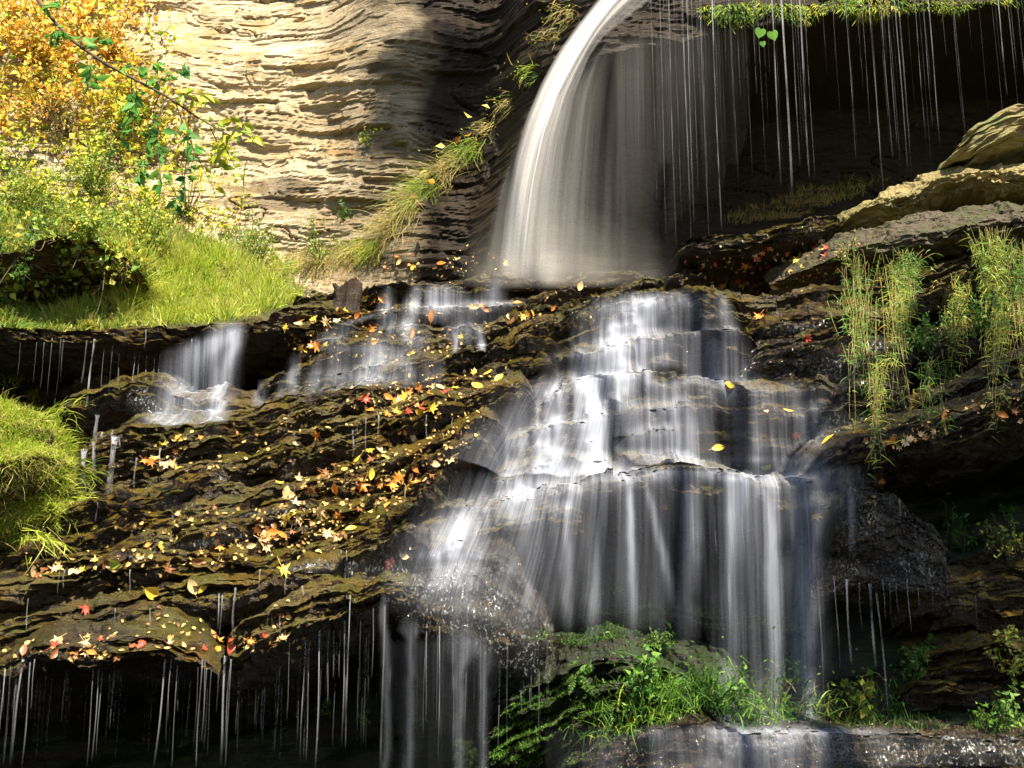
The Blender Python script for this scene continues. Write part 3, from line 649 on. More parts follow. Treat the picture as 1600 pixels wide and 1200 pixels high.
film(140, 560, 770, 920, 9.2, [(490,885,50,8,.9,-.1),(330,845,50,6,.5,-.2),(250,918,18,8,.9,0),(420,800,60,6,.5,-.15),(280,790,30,6,.5,0),(200,870,30,5,.4,0)], 75, "film of water with painted white glints on the left ledges")
film(190, 330, 590, 680, 10.5, [(235,635,34,22,.8,.4)], 76, "film of water with painted white glints beside the left cascade")
film(640, 900, 400, 450, 13.0, [(720,425,90,14,.35,0)], 77, "thin film of water with painted glints at the foot of the tall fall")

# tall upper fall ------------------------------------------------------------------
uf = empty("waterfall", W(860, 430, 13.2))
tag(uf, "tall arching waterfall pouring off the overhanging lip at the top", "waterfall")
def free_fall(name, paths, Y0, dy, dens_s, dens_t, seed, ns=220, nt=150, parent=None, mat=None):
    """paths: list of u(v) polylines from the left edge to the right; the sheet hangs between them"""
    S = np.linspace(0, 1, ns); T = np.linspace(0, 1, nt)
    ps = np.linspace(0, 1, len(paths))
    U = np.zeros((len(paths), nt)); V = np.zeros((len(paths), nt))
    for i, p in enumerate(paths):
        p = np.array(p, float)
        vv = p[0, 1] + (p[-1, 1] - p[0, 1]) * T
        U[i] = np.interp(vv, p[:, 1], p[:, 0]); V[i] = vv
    for i in range(len(paths)):
        kk = np.hanning(13); kk /= kk.sum(); U[i] = np.convolve(np.pad(U[i], 6, mode='reflect', reflect_type='odd'), kk, 'valid')
    UU = np.stack([np.interp(S, ps, U[:, j]) for j in range(nt)], 1); VV = np.stack([np.interp(S, ps, V[:, j]) for j in range(nt)], 1)
    SS = np.repeat(S[:, None], nt, 1); TT = np.repeat(T[None, :], ns, 0)
    Y = Y0 + dy * SS - 0.25 * TT + 0.10 * vn(SS * 9, seed, 0, seed) * (0.3 + TT)
    G = WV(UU, VV, Y)
    D = np.interp(SS, *zip(*dens_s)) * np.interp(TT, *zip(*dens_t))
    D *= np.clip(0.8 + 0.5 * vn(SS * 14, TT * 0.6, 0, seed + 4), 0, 1.3)
    D = np.clip(D, 0, 1); D[0] = 0; D[-1] = 0
    me = masked_grid(name, G, D, np.stack([SS * 2.2, TT * 3.2, 0 * SS + seed], -1), 0.004)
    return link(name, me, mat or M_FALL, parent)
PA = [(985,-40),(940,-8),(905,35),(872,80),(845,130),(822,185),(803,250),(788,330),(778,440)]
PB = [(1010,-40),(965,0),(930,45),(900,95),(872,150),(850,215),(835,290),(826,360),(820,440)]
PC = [(1030,-10),(980,30),(945,55),(920,90),(898,150),(884,230),(876,320),(872,438)]
PD = [(1030,20),(985,45),(962,80),(950,130),(942,200),(936,300),(934,435)]
free_fall("curtain", [PA, PB, PC], 13.3, -0.15, [(0,0),(.08,.25),(.22,.6),(.40,.65),(.6,.38),(.85,.25),(1,0)], [(0,1),(.3,.95),(.5,.6),(.85,.5),(.95,.4),(1,.1)], 31, parent=uf)
free_fall("curtain", [PA, PB, PC], 13.1, -0.1, [(0,0),(.12,.6),(.3,1),(.45,.85),(.7,.25),(1,0)], [(0,1),(.25,1),(.42,.9),(.6,.6),(.9,.4),(1,.1)], 32, parent=uf)
free_fall("curtain", [PB, PC, PD], 13.35, -0.1, [(0,0),(.2,.25),(.5,.22),(.75,.12),(.9,.05),(1,0)], [(0,0),(.12,.35),(.3,.8),(.5,.6),(.9,.4),(1,.1)], 33, parent=uf)
free_fall("spray", [[(872,80),(822,175),(775,300),(745,440)], [(880,80),(840,175),(805,300),(790,440)], [(912,80),(905,175),(890,300),(880,440)], [(1000,80),(1005,175),(1010,300),(1015,440)], [(1050,80),(1060,175),(1075,300),(1085,440)]], 13.0, 0.1, [(0,0),(.15,.10),(.3,.2),(.5,.12),(.7,.02),(1,0)], [(0,0),(.2,.5),(.6,1),(.92,1.2),(1,.2)], 34, parent=uf)
free_fall("lip_film", [[(952,60),(950,330)], [(1010,48),(1015,380)], [(1100,40),(1110,330)], [(1180,38),(1190,300)]], 13.3, 0.0, [(0,0),(.12,.10),(.3,.10),(.6,.05),(1,0)], [(0,0),(.06,.7),(.2,.8),(.5,.5),(1,.05)], 35, parent=uf)

# thin trickles -------------------------------------------------------------------
def trickle(u, v0, v1, w, a, label, group, Y=None, lean=0.0, seed=0):
    if Y is None:
        p, n = hit(u, v0); p = p + Vector((0, -0.04, 0))
    else: p = W(u, v0, Y)
    # depth stays put while it falls; foot height from v1
    q = W(u, v1, p.y)
    n = max(8, int((p.z - q.z) / 0.05)); k = 6
    rs = random.Random(seed)
    gl = [rs.uniform(0.15, 1.2) for _ in range(n // 3 + 3)]
    rg = lambda j: gl[j // 3] * (1 - (j % 3) / 3) + gl[j // 3 + 1] * (j % 3) / 3
    ph, am = rs.random() * 6, min(rs.uniform(0.1, 0.5) * w, .004)
    G = np.zeros((k + 1, n, 3)); D = np.zeros((k + 1, n)); F = np.zeros((k + 1, n, 3))
    ys, run = [], p.y
    for kq in range(9):
        if Y is None: run = min(run, hit(u, v0 + (v1 - v0) * kq / 8)[0].y - .05)
        ys.append(max(run, p.y - 0.8))
    for j in range(n):
        t = j / (n - 1); yj = float(np.interp(t, np.linspace(0, 1, 9), ys)); z = W(u, v0 + (v1 - v0) * t, yj).z
        r = w * (0.5 * math.exp(-t * 9) + 0.40 + 0.40 * t) * 0.5
        cx = p.x * yj / p.y + am * math.sin(ph + t * 5) + lean * t * (p.z - q.z)
        for i in range(k + 1):
            an = 2 * math.pi * i / k
            G[i, j] = (cx + r * math.cos(an), yj + r * math.sin(an), z)
            D[i, j] = 0.50 * a * (0.35 + 0.65 * math.sin(math.pi * (i + 0.5) / k) ** 2) * (1 - t) ** 0.8 * rg(j) * (1 if j < n - 1 else 0); F[i, j] = (i / k * 0.02 + seed * 0.37, -z, seed)
    me = masked_grid("trickle", G, D, F, 0.0)
    o = link("trickle", me, M_TRICK); tag(o, label, "trickle", group)
    return o
TR = []
M_MISTV = None
def TG(label, group, items, Y=None):
    for it in items:
        u, v0, v1, w = it[:4]; a = it[4] if len(it) > 4 else 0.6
        pre = 'bright ' if w > .0155 else ('faint ' if a < .4 else '')
        trickle(u, v0, v1, w, a, (pre + label).replace('bright small', 'larger'), group, Y, lean=(it[5] if len(it) > 5 else 0), seed=int(u * 7 + v0)); TR.append(1)
rt = random.Random(5)
L1 = ("thin water trickle dripping from the lowest left ledge into the dark", "trickles under the lowest left ledge")
TG(*L1, [(12,1045,1190,.008),(40,1030,1200,.018,.7,-.04),(52,1035,1200,.012,.5),(58,1030,1110,.008),(110,1048,1090,.006),(158,1045,1190,.010,.6),(163,1045,1180,.008),(150,1045,1200,.008,.5),(182,1040,1140,.006,.6),
  (262,1030,1200,.016,.75,-.05),(270,1030,1130,.008,.6),(280,1040,1200,.009,.65),(318,1030,1200,.011,.75),(324,1030,1160,.008,.6),(355,1025,1200,.020,.9),(363,1030,1200,.010,.5),(405,1085,1200,.006,.4),(412,1095,1150,.005,.4),
  (-30,1045,1200,.01),(380,1090,1200,.009,.4)])
rx = random.Random(3)
TG(*L1, [(rx.uniform(-10, 470), rx.uniform(1040, 1080), rx.uniform(1110, 1200), rx.uniform(.005, .010), rx.uniform(.15, .5)) for _ in range(70)])
L2 = ("fine water thread hanging from the low ledge left of the glinting rock", "threads left of the glinting rock")
TG(*L2, [(478,1000,1190,.010,.7),(486,1000,1190,.008,.6),(502,985,1200,.013,.7),(516,985,1100,.010,.7),(524,985,1060,.008,.7),(533,985,1060,.008,.6),(541,970,1170,.011,.75),(548,930,1170,.010,.7),(566,950,1090,.007,.5),(585,950,1060,.008,.5),(602,945,1200,.018,.8),(612,975,1080,.008,.6),(668,975,1130,.011,.6),(688,978,1190,.010,.6),(780,1020,1180,.010,.7),(814,1060,1115,.006,.5),(828,1075,1110,.007,.6),(843,1075,1100,.006,.6),(455,1000,1120,.005,.4)])
TG(*L2, [(rx.uniform(470, 870), rx.uniform(985, 1040), rx.uniform(1080, 1200), rx.uniform(.004, .010), rx.uniform(.12, .45)) for _ in range(60)])
L3 = ("short trickle between the leaf covered ledges on the left", "trickles between the left ledges")
TG(*L3, [(345,925,985,.011,.7),(349,930,1005,.008,.7),(369,918,985,.018,.9),(408,890,930,.008,.6),(448,900,930,.010,.6),(475,915,932,.010,.7),(207,890,930,.009,.7),(104,890,920,.009,.7),(96,890,930,.006,.6),(48,935,990,.008,.6),(238,950,985,.010,.5),(553,672,715,.014,.9,.02),(573,652,705,.009,.8),(592,648,708,.013,.9),(667,648,685,.011,.8),(707,652,668,.009,.7),(461,758,800,.010,.6),(272,800,820,.014,.4),(155,785,815,.009,.6),(535,860,878,.008,.7),(543,860,878,.008,.7),(428,958,990,.007,.5),(440,960,1000,.008,.5),(634,760,790,.008,.6),(725,760,790,.007,.7),(702,755,780,.007,.6),(183,950,975,.007,.6),(270,830,850,.007,.6),(620,480,500,.01,.6)])
L4 = ("thin trickle from the grass topped ledge at upper left", "trickles under the grassy ledge")
TG(*L4, [(72,535,610,.006,.6),(84,528,620,.006,.6),(98,530,620,.007,.6),(102,530,600,.006,.5),(139,532,600,.020,.7,-.06),(150,530,640,.024,.9,-.04),(165,540,610,.008,.6),(178,540,620,.008,.6),(189,552,630,.011,.8),(213,550,600,.011,.7),(220,550,600,.008,.6),(232,555,605,.010,.7),(244,550,595,.012,.7),(252,552,595,.008,.6),(269,560,592,.012,.7),(276,562,590,.008,.6),(302,530,545,.012,.6),(230,515,545,.014,.6),(60,535,600,.006,.4),(35,535,590,.005,.4)])
L5 = ("small white spout on the dark rock beside the left grass hummock", "spouts beside the grass hummock")
TG(*L5, [(154,648,690,0.046,.9),(135,702,790,0.057,1.0),(148,690,740,0.042,.8,.12),(183,682,775,0.065,1.0,-.06),(190,682,700,0.019,.8),(215,715,765,0.017,.7),(241,710,730,0.015,.6),(253,700,728,0.017,.8),(162,675,685,0.019,.6),(178,670,685,0.019,.6)])
L6 = ("thin trickle dripping off the ledge right of the main cascade", "trickles right of the main cascade")
TG(*L6, [(1276,905,1095,.014,.75),(1302,900,1050,.013,.5),(1320,905,1040,.022,.8),(1340,910,990,.012,.6),(1356,912,1050,.026,.85,.02),(1368,925,1120,.020,.9,.03),(1377,905,980,.008,.6),(1387,910,985,.008,.7),(1398,910,970,.007,.6),(1415,905,990,.008,.7),(1431,910,960,.007,.6),(1453,918,955,.006,.6),(1341,735,755,.010,.8),(1346,740,765,.008,.8),(1364,728,760,.008,.6),(1375,738,760,.009,.8),(1387,770,800,.006,.6),(1403,780,815,.007,.7),(1365,780,850,.012,.5),(1412,800,810,.008,.6),(1438,850,930,.008,.6),(1474,870,940,.007,.5),(1496,930,1030,.008,.4),(1505,935,970,.007,.5),(1521,930,1000,.006,.4),(1158,790,870,.012,.6),(1115,790,870,.014,.6)])
L7 = ("fine falling thread of water in front of the dark hollow at upper right", "threads in front of the dark hollow")
IT = []
for u_, w_, a_, v1_ in [(1066,.022,.8,380),(1072,.016,.7,350),(1093,.012,.6,390),(1112,.022,.8,360),(1130,.010,.4,120),(1150,.010,.4,160),(1175,.016,.6,150),(1205,.030,.75,290),(1221,.045,.95,300),(1235,.016,.7,260),(1248,.028,.75,280),(1256,.012,.5,280),(1284,.008,.4,120),(1320,.014,.6,250),(1345,.010,.4,200),(1357,.018,.65,280),(1375,.016,.65,250),(1384,.015,.65,230),(1397,.022,.75,270),(1403,.012,.5,240),(1428,.014,.6,230),(1440,.012,.5,200),(1449,.020,.65,230),(1470,.008,.4,90),(1558,.024,.75,150),(1573,.012,.5,120),(1577,.010,.4,120),(1510,.006,.3,80),(1595,.008,.4,90),(1338,.008,.35,150),(1190,.008,.4,200),(1300,.007,.35,200),(1044,.014,.6,390),(1030,.012,.6,390),(1017,.010,.5,400),(1053,.010,.5,350),(1080,.008,.5,300),(1140,.008,.4,300),(1162,.008,.35,280)]:
    IT.append((u_, -12, v1_, w_ * 0.75, a_, 0.0))
for _ in range(50): IT.append((1030 + 560 * rx.random() ** 1.5, -12, rx.uniform(90, 330), rx.uniform(.004, .009), rx.uniform(.15, .4), 0.0))
TG(*L7, IT, Y=13.2)

# ---------------------------------------------------------------- vegetation
def foliage(name, cols, transl=0.4, rough=0.5, veins=False):
    t = NT(name)
    rnd = t.N("ShaderNodeNewGeometry").outputs["Random Per Island"]
    oi = t.N("ShaderNodeObjectInfo").outputs["Random"]
    co = t.N("ShaderNodeNewGeometry").outputs["Position"]
    f = t.math('FRACT', t.math('ADD', rnd, t.math('MULTIPLY', oi, 0.37)))
    f = t.math('ADD', t.math('MULTIPLY', f, 0.7), t.math('MULTIPLY', t.ramp(t.noise(co, 2.6, 2, 0.5), [(0.35, 0.0), (0.65, 1.0)]), 0.3))
    n = len(cols)
    c = t.ramp(f, [(i / max(1, n - 1), cols[i]) for i in range(n)])
    if veins:
        oc = t.N("ShaderNodeTexCoord").outputs["Object"]
        c = t.mix(t.ramp(t.noise(oc, 60, 4, 0.6), [(0.45, 0.0), (0.7, 0.7)]), c, tuple(x * 0.45 for x in cols[0]))
    p = t.N("ShaderNodeBsdfPrincipled", {"Base Color": c, "Roughness": rough, "Specular IOR Level": 0.35})
    tr = t.N("ShaderNodeBsdfTranslucent", {0: c})
    return t.done(t.N("ShaderNodeMixShader", {0: transl, 1: p.outputs[0], 2: tr.outputs[0]}).outputs[0])
G_BRIGHT = foliage("sunny_grass", [(0.05, 0.12, 0.01), (0.22, 0.36, 0.02), (0.42, 0.50, 0.04), (0.26, 0.38, 0.03), (0.56, 0.54, 0.08), (0.60, 0.58, 0.22), (0.12, 0.25, 0.02)])
G_DEEP = foliage("deep_green_leaves", [(0.02, 0.06, 0.01), (0.05, 0.13, 0.02), (0.10, 0.22, 0.03), (0.20, 0.32, 0.05)])
G_MIX = foliage("mixed_leaves", [(0.05, 0.13, 0.02), (0.13, 0.26, 0.03), (0.28, 0.38, 0.05), (0.45, 0.42, 0.06), (0.5, 0.32, 0.05)])
G_AUT = foliage("autumn_leaves", [(0.22, 0.32, 0.05), (0.65, 0.52, 0.05), (0.80, 0.50, 0.06), (0.78, 0.32, 0.05), (0.75, 0.60, 0.16), (0.30, 0.36, 0.05), (0.62, 0.22, 0.05)])
G_YEL = foliage("yellow_green_leaves", [(0.20, 0.36, 0.04), (0.35, 0.45, 0.04), (0.6, 0.55, 0.05), (0.55, 0.5, 0.04)])
G_STRAW = foliage("straw", [(0.16, 0.26, 0.04), (0.30, 0.34, 0.07), (0.46, 0.38, 0.14), (0.40, 0.27, 0.12), (0.5, 0.45, 0.2)])
G_GREEN = foliage("cool_green_grass", [(0.02, 0.08, 0.01), (0.06, 0.17, 0.02), (0.12, 0.26, 0.03), (0.24, 0.34, 0.05)])
G_WHITE = foliage("white_petals", [(0.7, 0.7, 0.62), (0.6, 0.62, 0.5)], 0.2)
M_STEM = foliage("green_stem", [(0.08, 0.14, 0.03), (0.14, 0.18, 0.05)], 0.1)
M_TWIG = foliage("twig_bark", [(0.05, 0.035, 0.02), (0.12, 0.085, 0.05)], 0.0, 0.8)
M_MOSS = foliage("moss_fuzz", [(0.02, 0.06, 0.008), (0.05, 0.12, 0.012), (0.12, 0.2, 0.02)], 0.2)

rng = np.random.default_rng(11)
def unit(a): return a / np.maximum(np.linalg.norm(a, axis=-1, keepdims=True), 1e-9)
def quads_mesh(name, V, F):
    me = bpy.data.meshes.new(name); me.vertices.add(len(V)); me.vertices.foreach_set("co", V.astype(np.float32).reshape(-1))
    set_faces(me, F); return me
def leaves_mesh(name, C, D, ln, wd, fold=0.25):
    """C base points, D directions; a folded pointed leaf of two quads each"""
    N = len(C); D = unit(D); r = unit(rng.normal(size=(N, 3))); S = unit(np.cross(D, r)); U = np.cross(S, D)
    ln = np.broadcast_to(ln, (N,))[:, None]; wd = np.broadcast_to(wd, (N,))[:, None]
    mid = C + D * ln * 0.45
    v0 = C; v1 = mid + S * wd * 0.5 + U * wd * fold; v2 = C + D * ln - U * ln * 0.12; v3 = mid - S * wd * 0.5 + U * wd * fold
    v4 = C + D * ln * 0.5
    V = np.stack([v0, v1, v2, v3, v4], 1).reshape(-1, 3); b = np.arange(N)[:, None] * 5
    # two kite halves sharing the midrib
    F = np.concatenate([b + np.array([[0, 1, 2, 4]]), b + np.array([[0, 4, 2, 3]])])
    return quads_mesh(name, V, F)
def blades_mesh(name, C, D, ln, wd, droop=0.5, seg=4):
    N = len(C); D = unit(D); ln = np.broadcast_to(ln, (N,))[:, None]; wd = np.broadcast_to(wd, (N,))[:, None]
    dr = np.broadcast_to(droop, (N,))[:, None]
    side = unit(np.cross(D, unit(rng.normal(size=(N, 3)) + np.array([0, -1.5, 0]))))
    hd = unit(rng.normal(size=(N, 3)) * [1, 1, 0.1] + [0, -0.5, 0])
    L = []
    for k in range(seg + 1):
        t = k / seg
        p = C + D * ln * t * (1 - 0.25 * dr * t) + hd * ln * dr * 0.55 * t ** 2 + np.array([0, 0, -1.0]) * ln * dr * 0.65 * t ** 2.2
        w = wd * 0.5 * (1 - t ** 1.6 * 0.92)
        L += [p - side * w, p + side * w]
    V = np.stack(L, 1).reshape(-1, 3); m = 2 * (seg + 1); b = np.arange(N)[:, None] * m
    F = np.concatenate([b + np.array([[2 * k, 2 * k + 1, 2 * k + 3, 2 * k + 2]]) for k in range(seg)])
    return quads_mesh(name, V, F)
def tubes_mesh(name, paths, radii, k=5):
    V, F, b = [], [], 0
    for P, R_ in zip(paths, radii):
        P = np.asarray(P, float); n = len(P); T = unit(np.gradient(P, axis=0)); a = unit(np.cross(T, [0.31, 0.2, 0.93])); c = np.cross(T, a)
        R_ = np.broadcast_to(R_, (n,))
        an = np.linspace(0, 2 * np.pi, k, endpoint=False)
        ring = P[:, None] + (a[:, None] * np.cos(an)[None, :, None] + c[:, None] * np.sin(an)[None, :, None]) * R_[:, None, None]
        V.append(ring.reshape(-1, 3))
        i = np.arange(n - 1)[:, None]; j = np.arange(k)[None, :]; j2 = (j + 1) % k
        F.append(np.stack([b + i * k + j, b + i * k + j2, b + (i + 1) * k + j2, b + (i + 1) * k + j], -1).reshape(-1, 4)); b += n * k
    return quads_mesh(name, np.concatenate(V), np.concatenate(F))
def inpoly(u, v, poly):
    c = False; n = len(poly)
    for i in range(n):
        (x1, y1), (x2, y2) = poly[i], poly[i - 1]
        if (y1 > v) != (y2 > v) and u < (x2 - x1) * (v - y1) / (y2 - y1) + x1: c = not c
    return c
def sample(poly, n, rs):
    us = [p[0] for p in poly]; vs_ = [p[1] for p in poly]; out = []
    while len(out) < n:
        u, v = rs.uniform(min(us), max(us)), rs.uniform(min(vs_), max(vs_))
        if inpoly(u, v, poly): out.append((u, v))
    return out
def roots(poly, n, seed):
    rs = random.Random(seed); P, Nn = [], []
    for u, v in sample(poly, n, rs):
        p, nn = hit(u, v); P.append(p[:]); Nn.append(nn[:])
    return np.array(P), np.array(Nn)
def grass(name, poly, n, ln, wd, mat, seed, label, droop=0.6, up=1.0, cat="grass", clump=0.0):
    P, Nn = roots(poly, n, seed)
    D = np.array([0, -0.15, up]) + 0.35 * Nn + rng.normal(size=P.shape) * 0.30 + 0.7 * np.stack([vn(P[:, 0] * 4, P[:, 2] * 4, P[:, 1] * 4, seed + 7), 0 * P[:, 0], 0 * P[:, 0]], -1)
    k = np.clip(1 + 1.3 * fbm(P[:, 0] * 3.2, P[:, 1] * 3.2, P[:, 2] * 3.2, seed, 3), 0.25, 2.0)
    me = blades_mesh(name, P - 0.01 * Nn, D, ln * k * rng.uniform(0.5, 1.2, n), wd * rng.uniform(0.6, 1.3, n), droop * rng.uniform(0.3, 1.3, n))
    o = link(name, me, mat); tag(o, label, cat, kind="stuff"); return o

def shrub(u, v, rx, ry, mat, label, nl=900, ls=0.05, seed=0, stems=16, fw=0.35, name="shrub", cat="shrub", group=None, base=None, lw=0.5, twig=None, Y=None, flowers=0, up=0.25):
    rs = np.random.default_rng(seed + 500)
    if base is None: base = (u + rs.uniform(-.2, .2) * rx, v + ry * 0.9)
    b, n = hit(*base)
    if Y is not None: b = W(base[0], base[1], Y)
    b = np.array(b[:]); c = np.array(W(u, v, b[1] - fw)[:]); sx = rx * c[1] / FPX; sz = ry * c[1] / FPX
    root = empty(name, tuple(b)); tag(root, label, cat, group)
    paths, rad, C, D = [], [], [], []
    per = max(3, nl // stems)
    for i in range(stems):
        d = unit(rs.normal(size=3)) * rs.uniform(0.35, 1.0) ** 0.5
        tip = c + d * [sx, fw * 1.0, sz]
        mid = b * 0.45 + tip * 0.55 + rs.normal(size=3) * 0.10 * max(sx, sz) + [0, 0, 0.15 * sz]
        t = np.linspace(0, 1, 12)[:, None]
        P = (1 - t) ** 2 * b + 2 * t * (1 - t) * mid + t ** 2 * tip
        P = P + rs.normal(size=P.shape) * 0.006 * t
        paths.append(P); rad.append(np.linspace(0.006, 0.0018, 12) * (0.6 + ls * 10))
        # side twigs with leaves gathered into uneven sprays
        for j in range(5):
            a = P[rs.integers(4, 12)]; e = a + unit(rs.normal(size=3) + [0, -0.3, 0.1]) * rs.uniform(0.12, 0.4) * max(sx, sz)
            tt = np.linspace(0, 1, 5)[:, None]; Q = a * (1 - tt) + e * tt - np.array([0, 0, 0.03]) * tt ** 2
            paths.append(Q); rad.append(np.linspace(0.003, 0.0012, 5) * (0.6 + ls * 8))
            m = max(1, per // 6)
            f = rs.random(m)[:, None] ** 0.7; q = a * (1 - f) + e * f
            C.append(q + rs.normal(size=q.shape) * ls * 0.45); D.append(unit(e - a)[None] * 0.5 + rs.normal(size=q.shape) * 0.6 + [0, -0.25, -up])
        m = max(1, per // 6); f = rs.uniform(0.4, 1, m); ii = (f * 11).astype(int)
        C.append(P[ii] + rs.normal(size=(m, 3)) * ls * 0.5); D.append(rs.normal(size=(m, 3)) + [0, -0.3, 0.0])
    C = np.concatenate(C); D = np.concatenate(D)
    sc_l = rs.uniform(0.5, 1.25, len(C))
    link("stem", tubes_mesh("stem", paths, rad), twig or M_STEM, root)
    link("leaves", leaves_mesh("leaves", C, D, ls * sc_l, ls * lw * sc_l), mat, root)
    if flowers:
        i = rs.integers(0, len(C), flowers); Cf = C[i] + rs.normal(size=(flowers, 3)) * 0.02 + [0, -0.03, 0.03]
        Cf = np.repeat(Cf, 5, 0); link("blossoms", leaves_mesh("blossoms", Cf, rs.normal(size=Cf.shape) + [0, -.3, .2], 0.014, 0.010), G_WHITE, root)
    return root

def tuft(u, v, n, ln, mat, label, group=None, seed=0, dirv=(0, -0.3, 1), spread=0.5, droop=0.8, wd=0.006, r=0.06, name="grass_clump", cat="grass clump", Y=None, leaves=0, lmat=None):
    rs = np.random.default_rng(seed + 900)
    p, nn = hit(u, v)
    if Y: p = W(u, v, Y)
    p = np.array(p[:]); root = empty(name, tuple(p)); tag(root, label, cat, group)
    C = p + rs.normal(size=(n, 3)) * [r, r * 0.5, r * 0.6]
    D = np.array(dirv, float) + rs.normal(size=(n, 3)) * spread
    link("blades", blades_mesh("blades", C, D, ln * rs.uniform(0.35, 1.15, n), wd * rs.uniform(0.6, 1.4, n), droop * rs.uniform(0.3, 1.3, n), 6), mat, root)
    if leaves:
        f = rs.uniform(0.1, 1, leaves)[:, None]; q = p + unit(np.array(dirv, float)) * ln * f * [1, 1, 0.8] + rs.normal(size=(leaves, 3)) * [r * 1.2, r, r]
        link("leaves", leaves_mesh("leaves", q, rs.normal(size=q.shape) + [0, -.4, 0], 0.035 * rs.uniform(.6, 1.3, leaves), 0.014), lmat or G_MIX, root)
    return root

def strands(u, v, v1, n, mat, label, group=None, seed=0, width=16, Y=None, leaves=60, lmat=None, wd=0.005):
    """grass and stems hanging in ropes over a ledge"""
    rs = np.random.default_rng(seed + 1300)
    p, nn = hit(u, v); p = np.array(p[:]) + [0, -0.05, 0]
    if Y: p = np.array(W(u, v, Y)[:])
    s1 = p[1] / FPX; L = (v1 - v) * s1; root = empty("hanging_grass", tuple(p)); tag(root, label, "hanging grass", group)
    paths, rad, C, D = [], [], [], []
    ys, run = [], p[1] + 0.0
    for k in range(15):
        h_, _n = hit(u, v + (v1 - v) * k / 14); run = min(run, h_.y - .06); ys.append(run)
    ys = np.interp(np.linspace(0, 1, 15), np.linspace(0, 1, 15), ys)
    ropes = [rs.uniform(-1, 1) * width * s1 for _ in range(4)]
    for i in range(n):
        l = L * rs.uniform(0.3, 1.05); x0 = rs.normal() * width * s1 * 0.85; x1 = ropes[rs.integers(0, 4)] + rs.normal() * 0.02
        t = np.linspace(0, 1, 14)
        Y_ = np.interp(t * l / L, np.linspace(0, 1, 15), ys) - rs.uniform(0, .06)
        v_off = rs.uniform(-6, 34); t0 = t
        Q = WV(u + 0 * t, v + v_off * (1 - t) - 7 * np.sin(t * 3) + (v1 - v) * (l / L) * t ** 1.1, Y_)
        X = Q[:, 0] + x0 * (1 - t) + x1 * t + 0.02 * np.sin(t * 7 + rs.uniform(0, 6)) * t; Z = Q[:, 2]
        P = np.stack([X, Y_ + 0 * t, Z], -1); paths.append(P); rad.append(np.linspace(wd * .5, wd * 0.2, 14))
        m = max(1, leaves // n); ii = rs.integers(2, 14, m); C.append(P[ii] + rs.normal(size=(m, 3)) * .025); D.append(rs.normal(size=(m, 3)) * [1.2, .6, .6] + [0, -0.3, -0.2])
    link("stem", tubes_mesh("stem", paths, rad, 3), mat, root)
    C = np.concatenate(C); D = np.concatenate(D)
    link("leaves", blades_mesh("leaves", C, D, 0.09 * rs.uniform(.4, 1.3, len(C)), 0.007, 0.5, 3), lmat or G_DEEP, root)
    return root

def fern(u, v, size, n, label, mat=None, seed=0, group=None, Y=None, lean=(0, -1, 0.1)):
    rs = np.random.default_rng(seed + 1700)
    p, nn = hit(u, v); p = np.array(p[:])
    if Y: p = np.array(W(u, v, Y)[:])
    root = empty("fern", tuple(p)); tag(root, label, "fern", group); paths, rad, C, D, Ls = [], [], [], [], []
    for i in range(n):
        d = unit(np.array(lean) * 0.5 + rs.normal(size=3) * [1, .5, .6]); l = size * rs.uniform(.6, 1.1)
        t = np.linspace(0, 1, 16)[:, None]; P = p + d * l * t + np.array([0, 0, 0.25 * l]) * t - np.array([0, 0, .6 * l]) * t ** 2
        paths.append(P); rad.append(np.linspace(.002, .0008, 16)); T = unit(np.gradient(P, axis=0)); S = unit(np.cross(T, rs.normal(size=3) * .3 + [0, -1, .3]))
        for k in range(2, 16):
            for sg in (-1, 1):
                C.append(P[k]); D.append(S[k] * sg + T[k] * 0.35); Ls.append(l * 0.26 * math.sin(math.pi * (0.12 + 0.85 * k / 16)) )
    link("stem", tubes_mesh("stem", paths, rad, 3), M_STEM, root)
    C, D, Ls = map(np.array, (C, D, Ls))
    link("fronds", leaves_mesh("fronds", C, D, Ls, Ls * 0.36, 0.05), mat or G_DEEP, root); return root

G_AUT2 = foliage("golden_leaves", [(0.20, 0.32, 0.04), (0.42, 0.42, 0.05), (0.65, 0.48, 0.06), (0.70, 0.38, 0.05), (0.6, 0.5, 0.15)])
# --- grass masses
grass("grass", [(172,386),(230,394),(300,385),(380,400),(440,420),(475,455),(470,472),(400,495),(330,506),(240,512),(190,508),(165,450)], 9500, .25, .0075, G_BRIGHT, 1, "bright yellow green grass covering the ledge below the cliff")
grass("grass", [(-20,455),(60,440),(140,440),(190,460),(200,512),(120,520),(-20,515)], 4500, .16, .008, G_MIX, 2, "darker green grass and herbs along the ledge at the left edge")
grass("grass", [(-30,585),(15,590),(50,610),(90,650),(112,690),(118,740),(110,790),(80,825),(40,850),(-30,870)], 15000, .13, .006, G_BRIGHT, 3, "dense light green grass covering the hummock at the left edge", droop=0.9)
grass("undergrowth", [(-20,250),(120,260),(210,300),(330,350),(420,370),(440,410),(300,400),(180,400),(0,440)], 6000, .14, .012, G_MIX, 4, "tangled green and yellow undergrowth on the bank")
grass("grass", [(440,400),(520,385),(600,372),(610,395),(560,420),(480,440)], 1500, .12, .006, G_STRAW, 5, "thin dry grass at the foot of the cliff")
grass("grass", [(1130,345),(1180,325),(1260,300),(1330,290),(1400,278),(1330,312),(1240,345),(1150,352)], 1500, .16, .006, G_STRAW, 6, "dry yellowish grass along the foot of the dark hollow")
grass("moss", [(775,1130),(810,1085),(880,1055),(950,1070),(970,1150),(920,1200),(760,1200)], 12000, .04, .006, G_GREEN, 7, "bright green moss on the mound at the bottom", droop=.4)
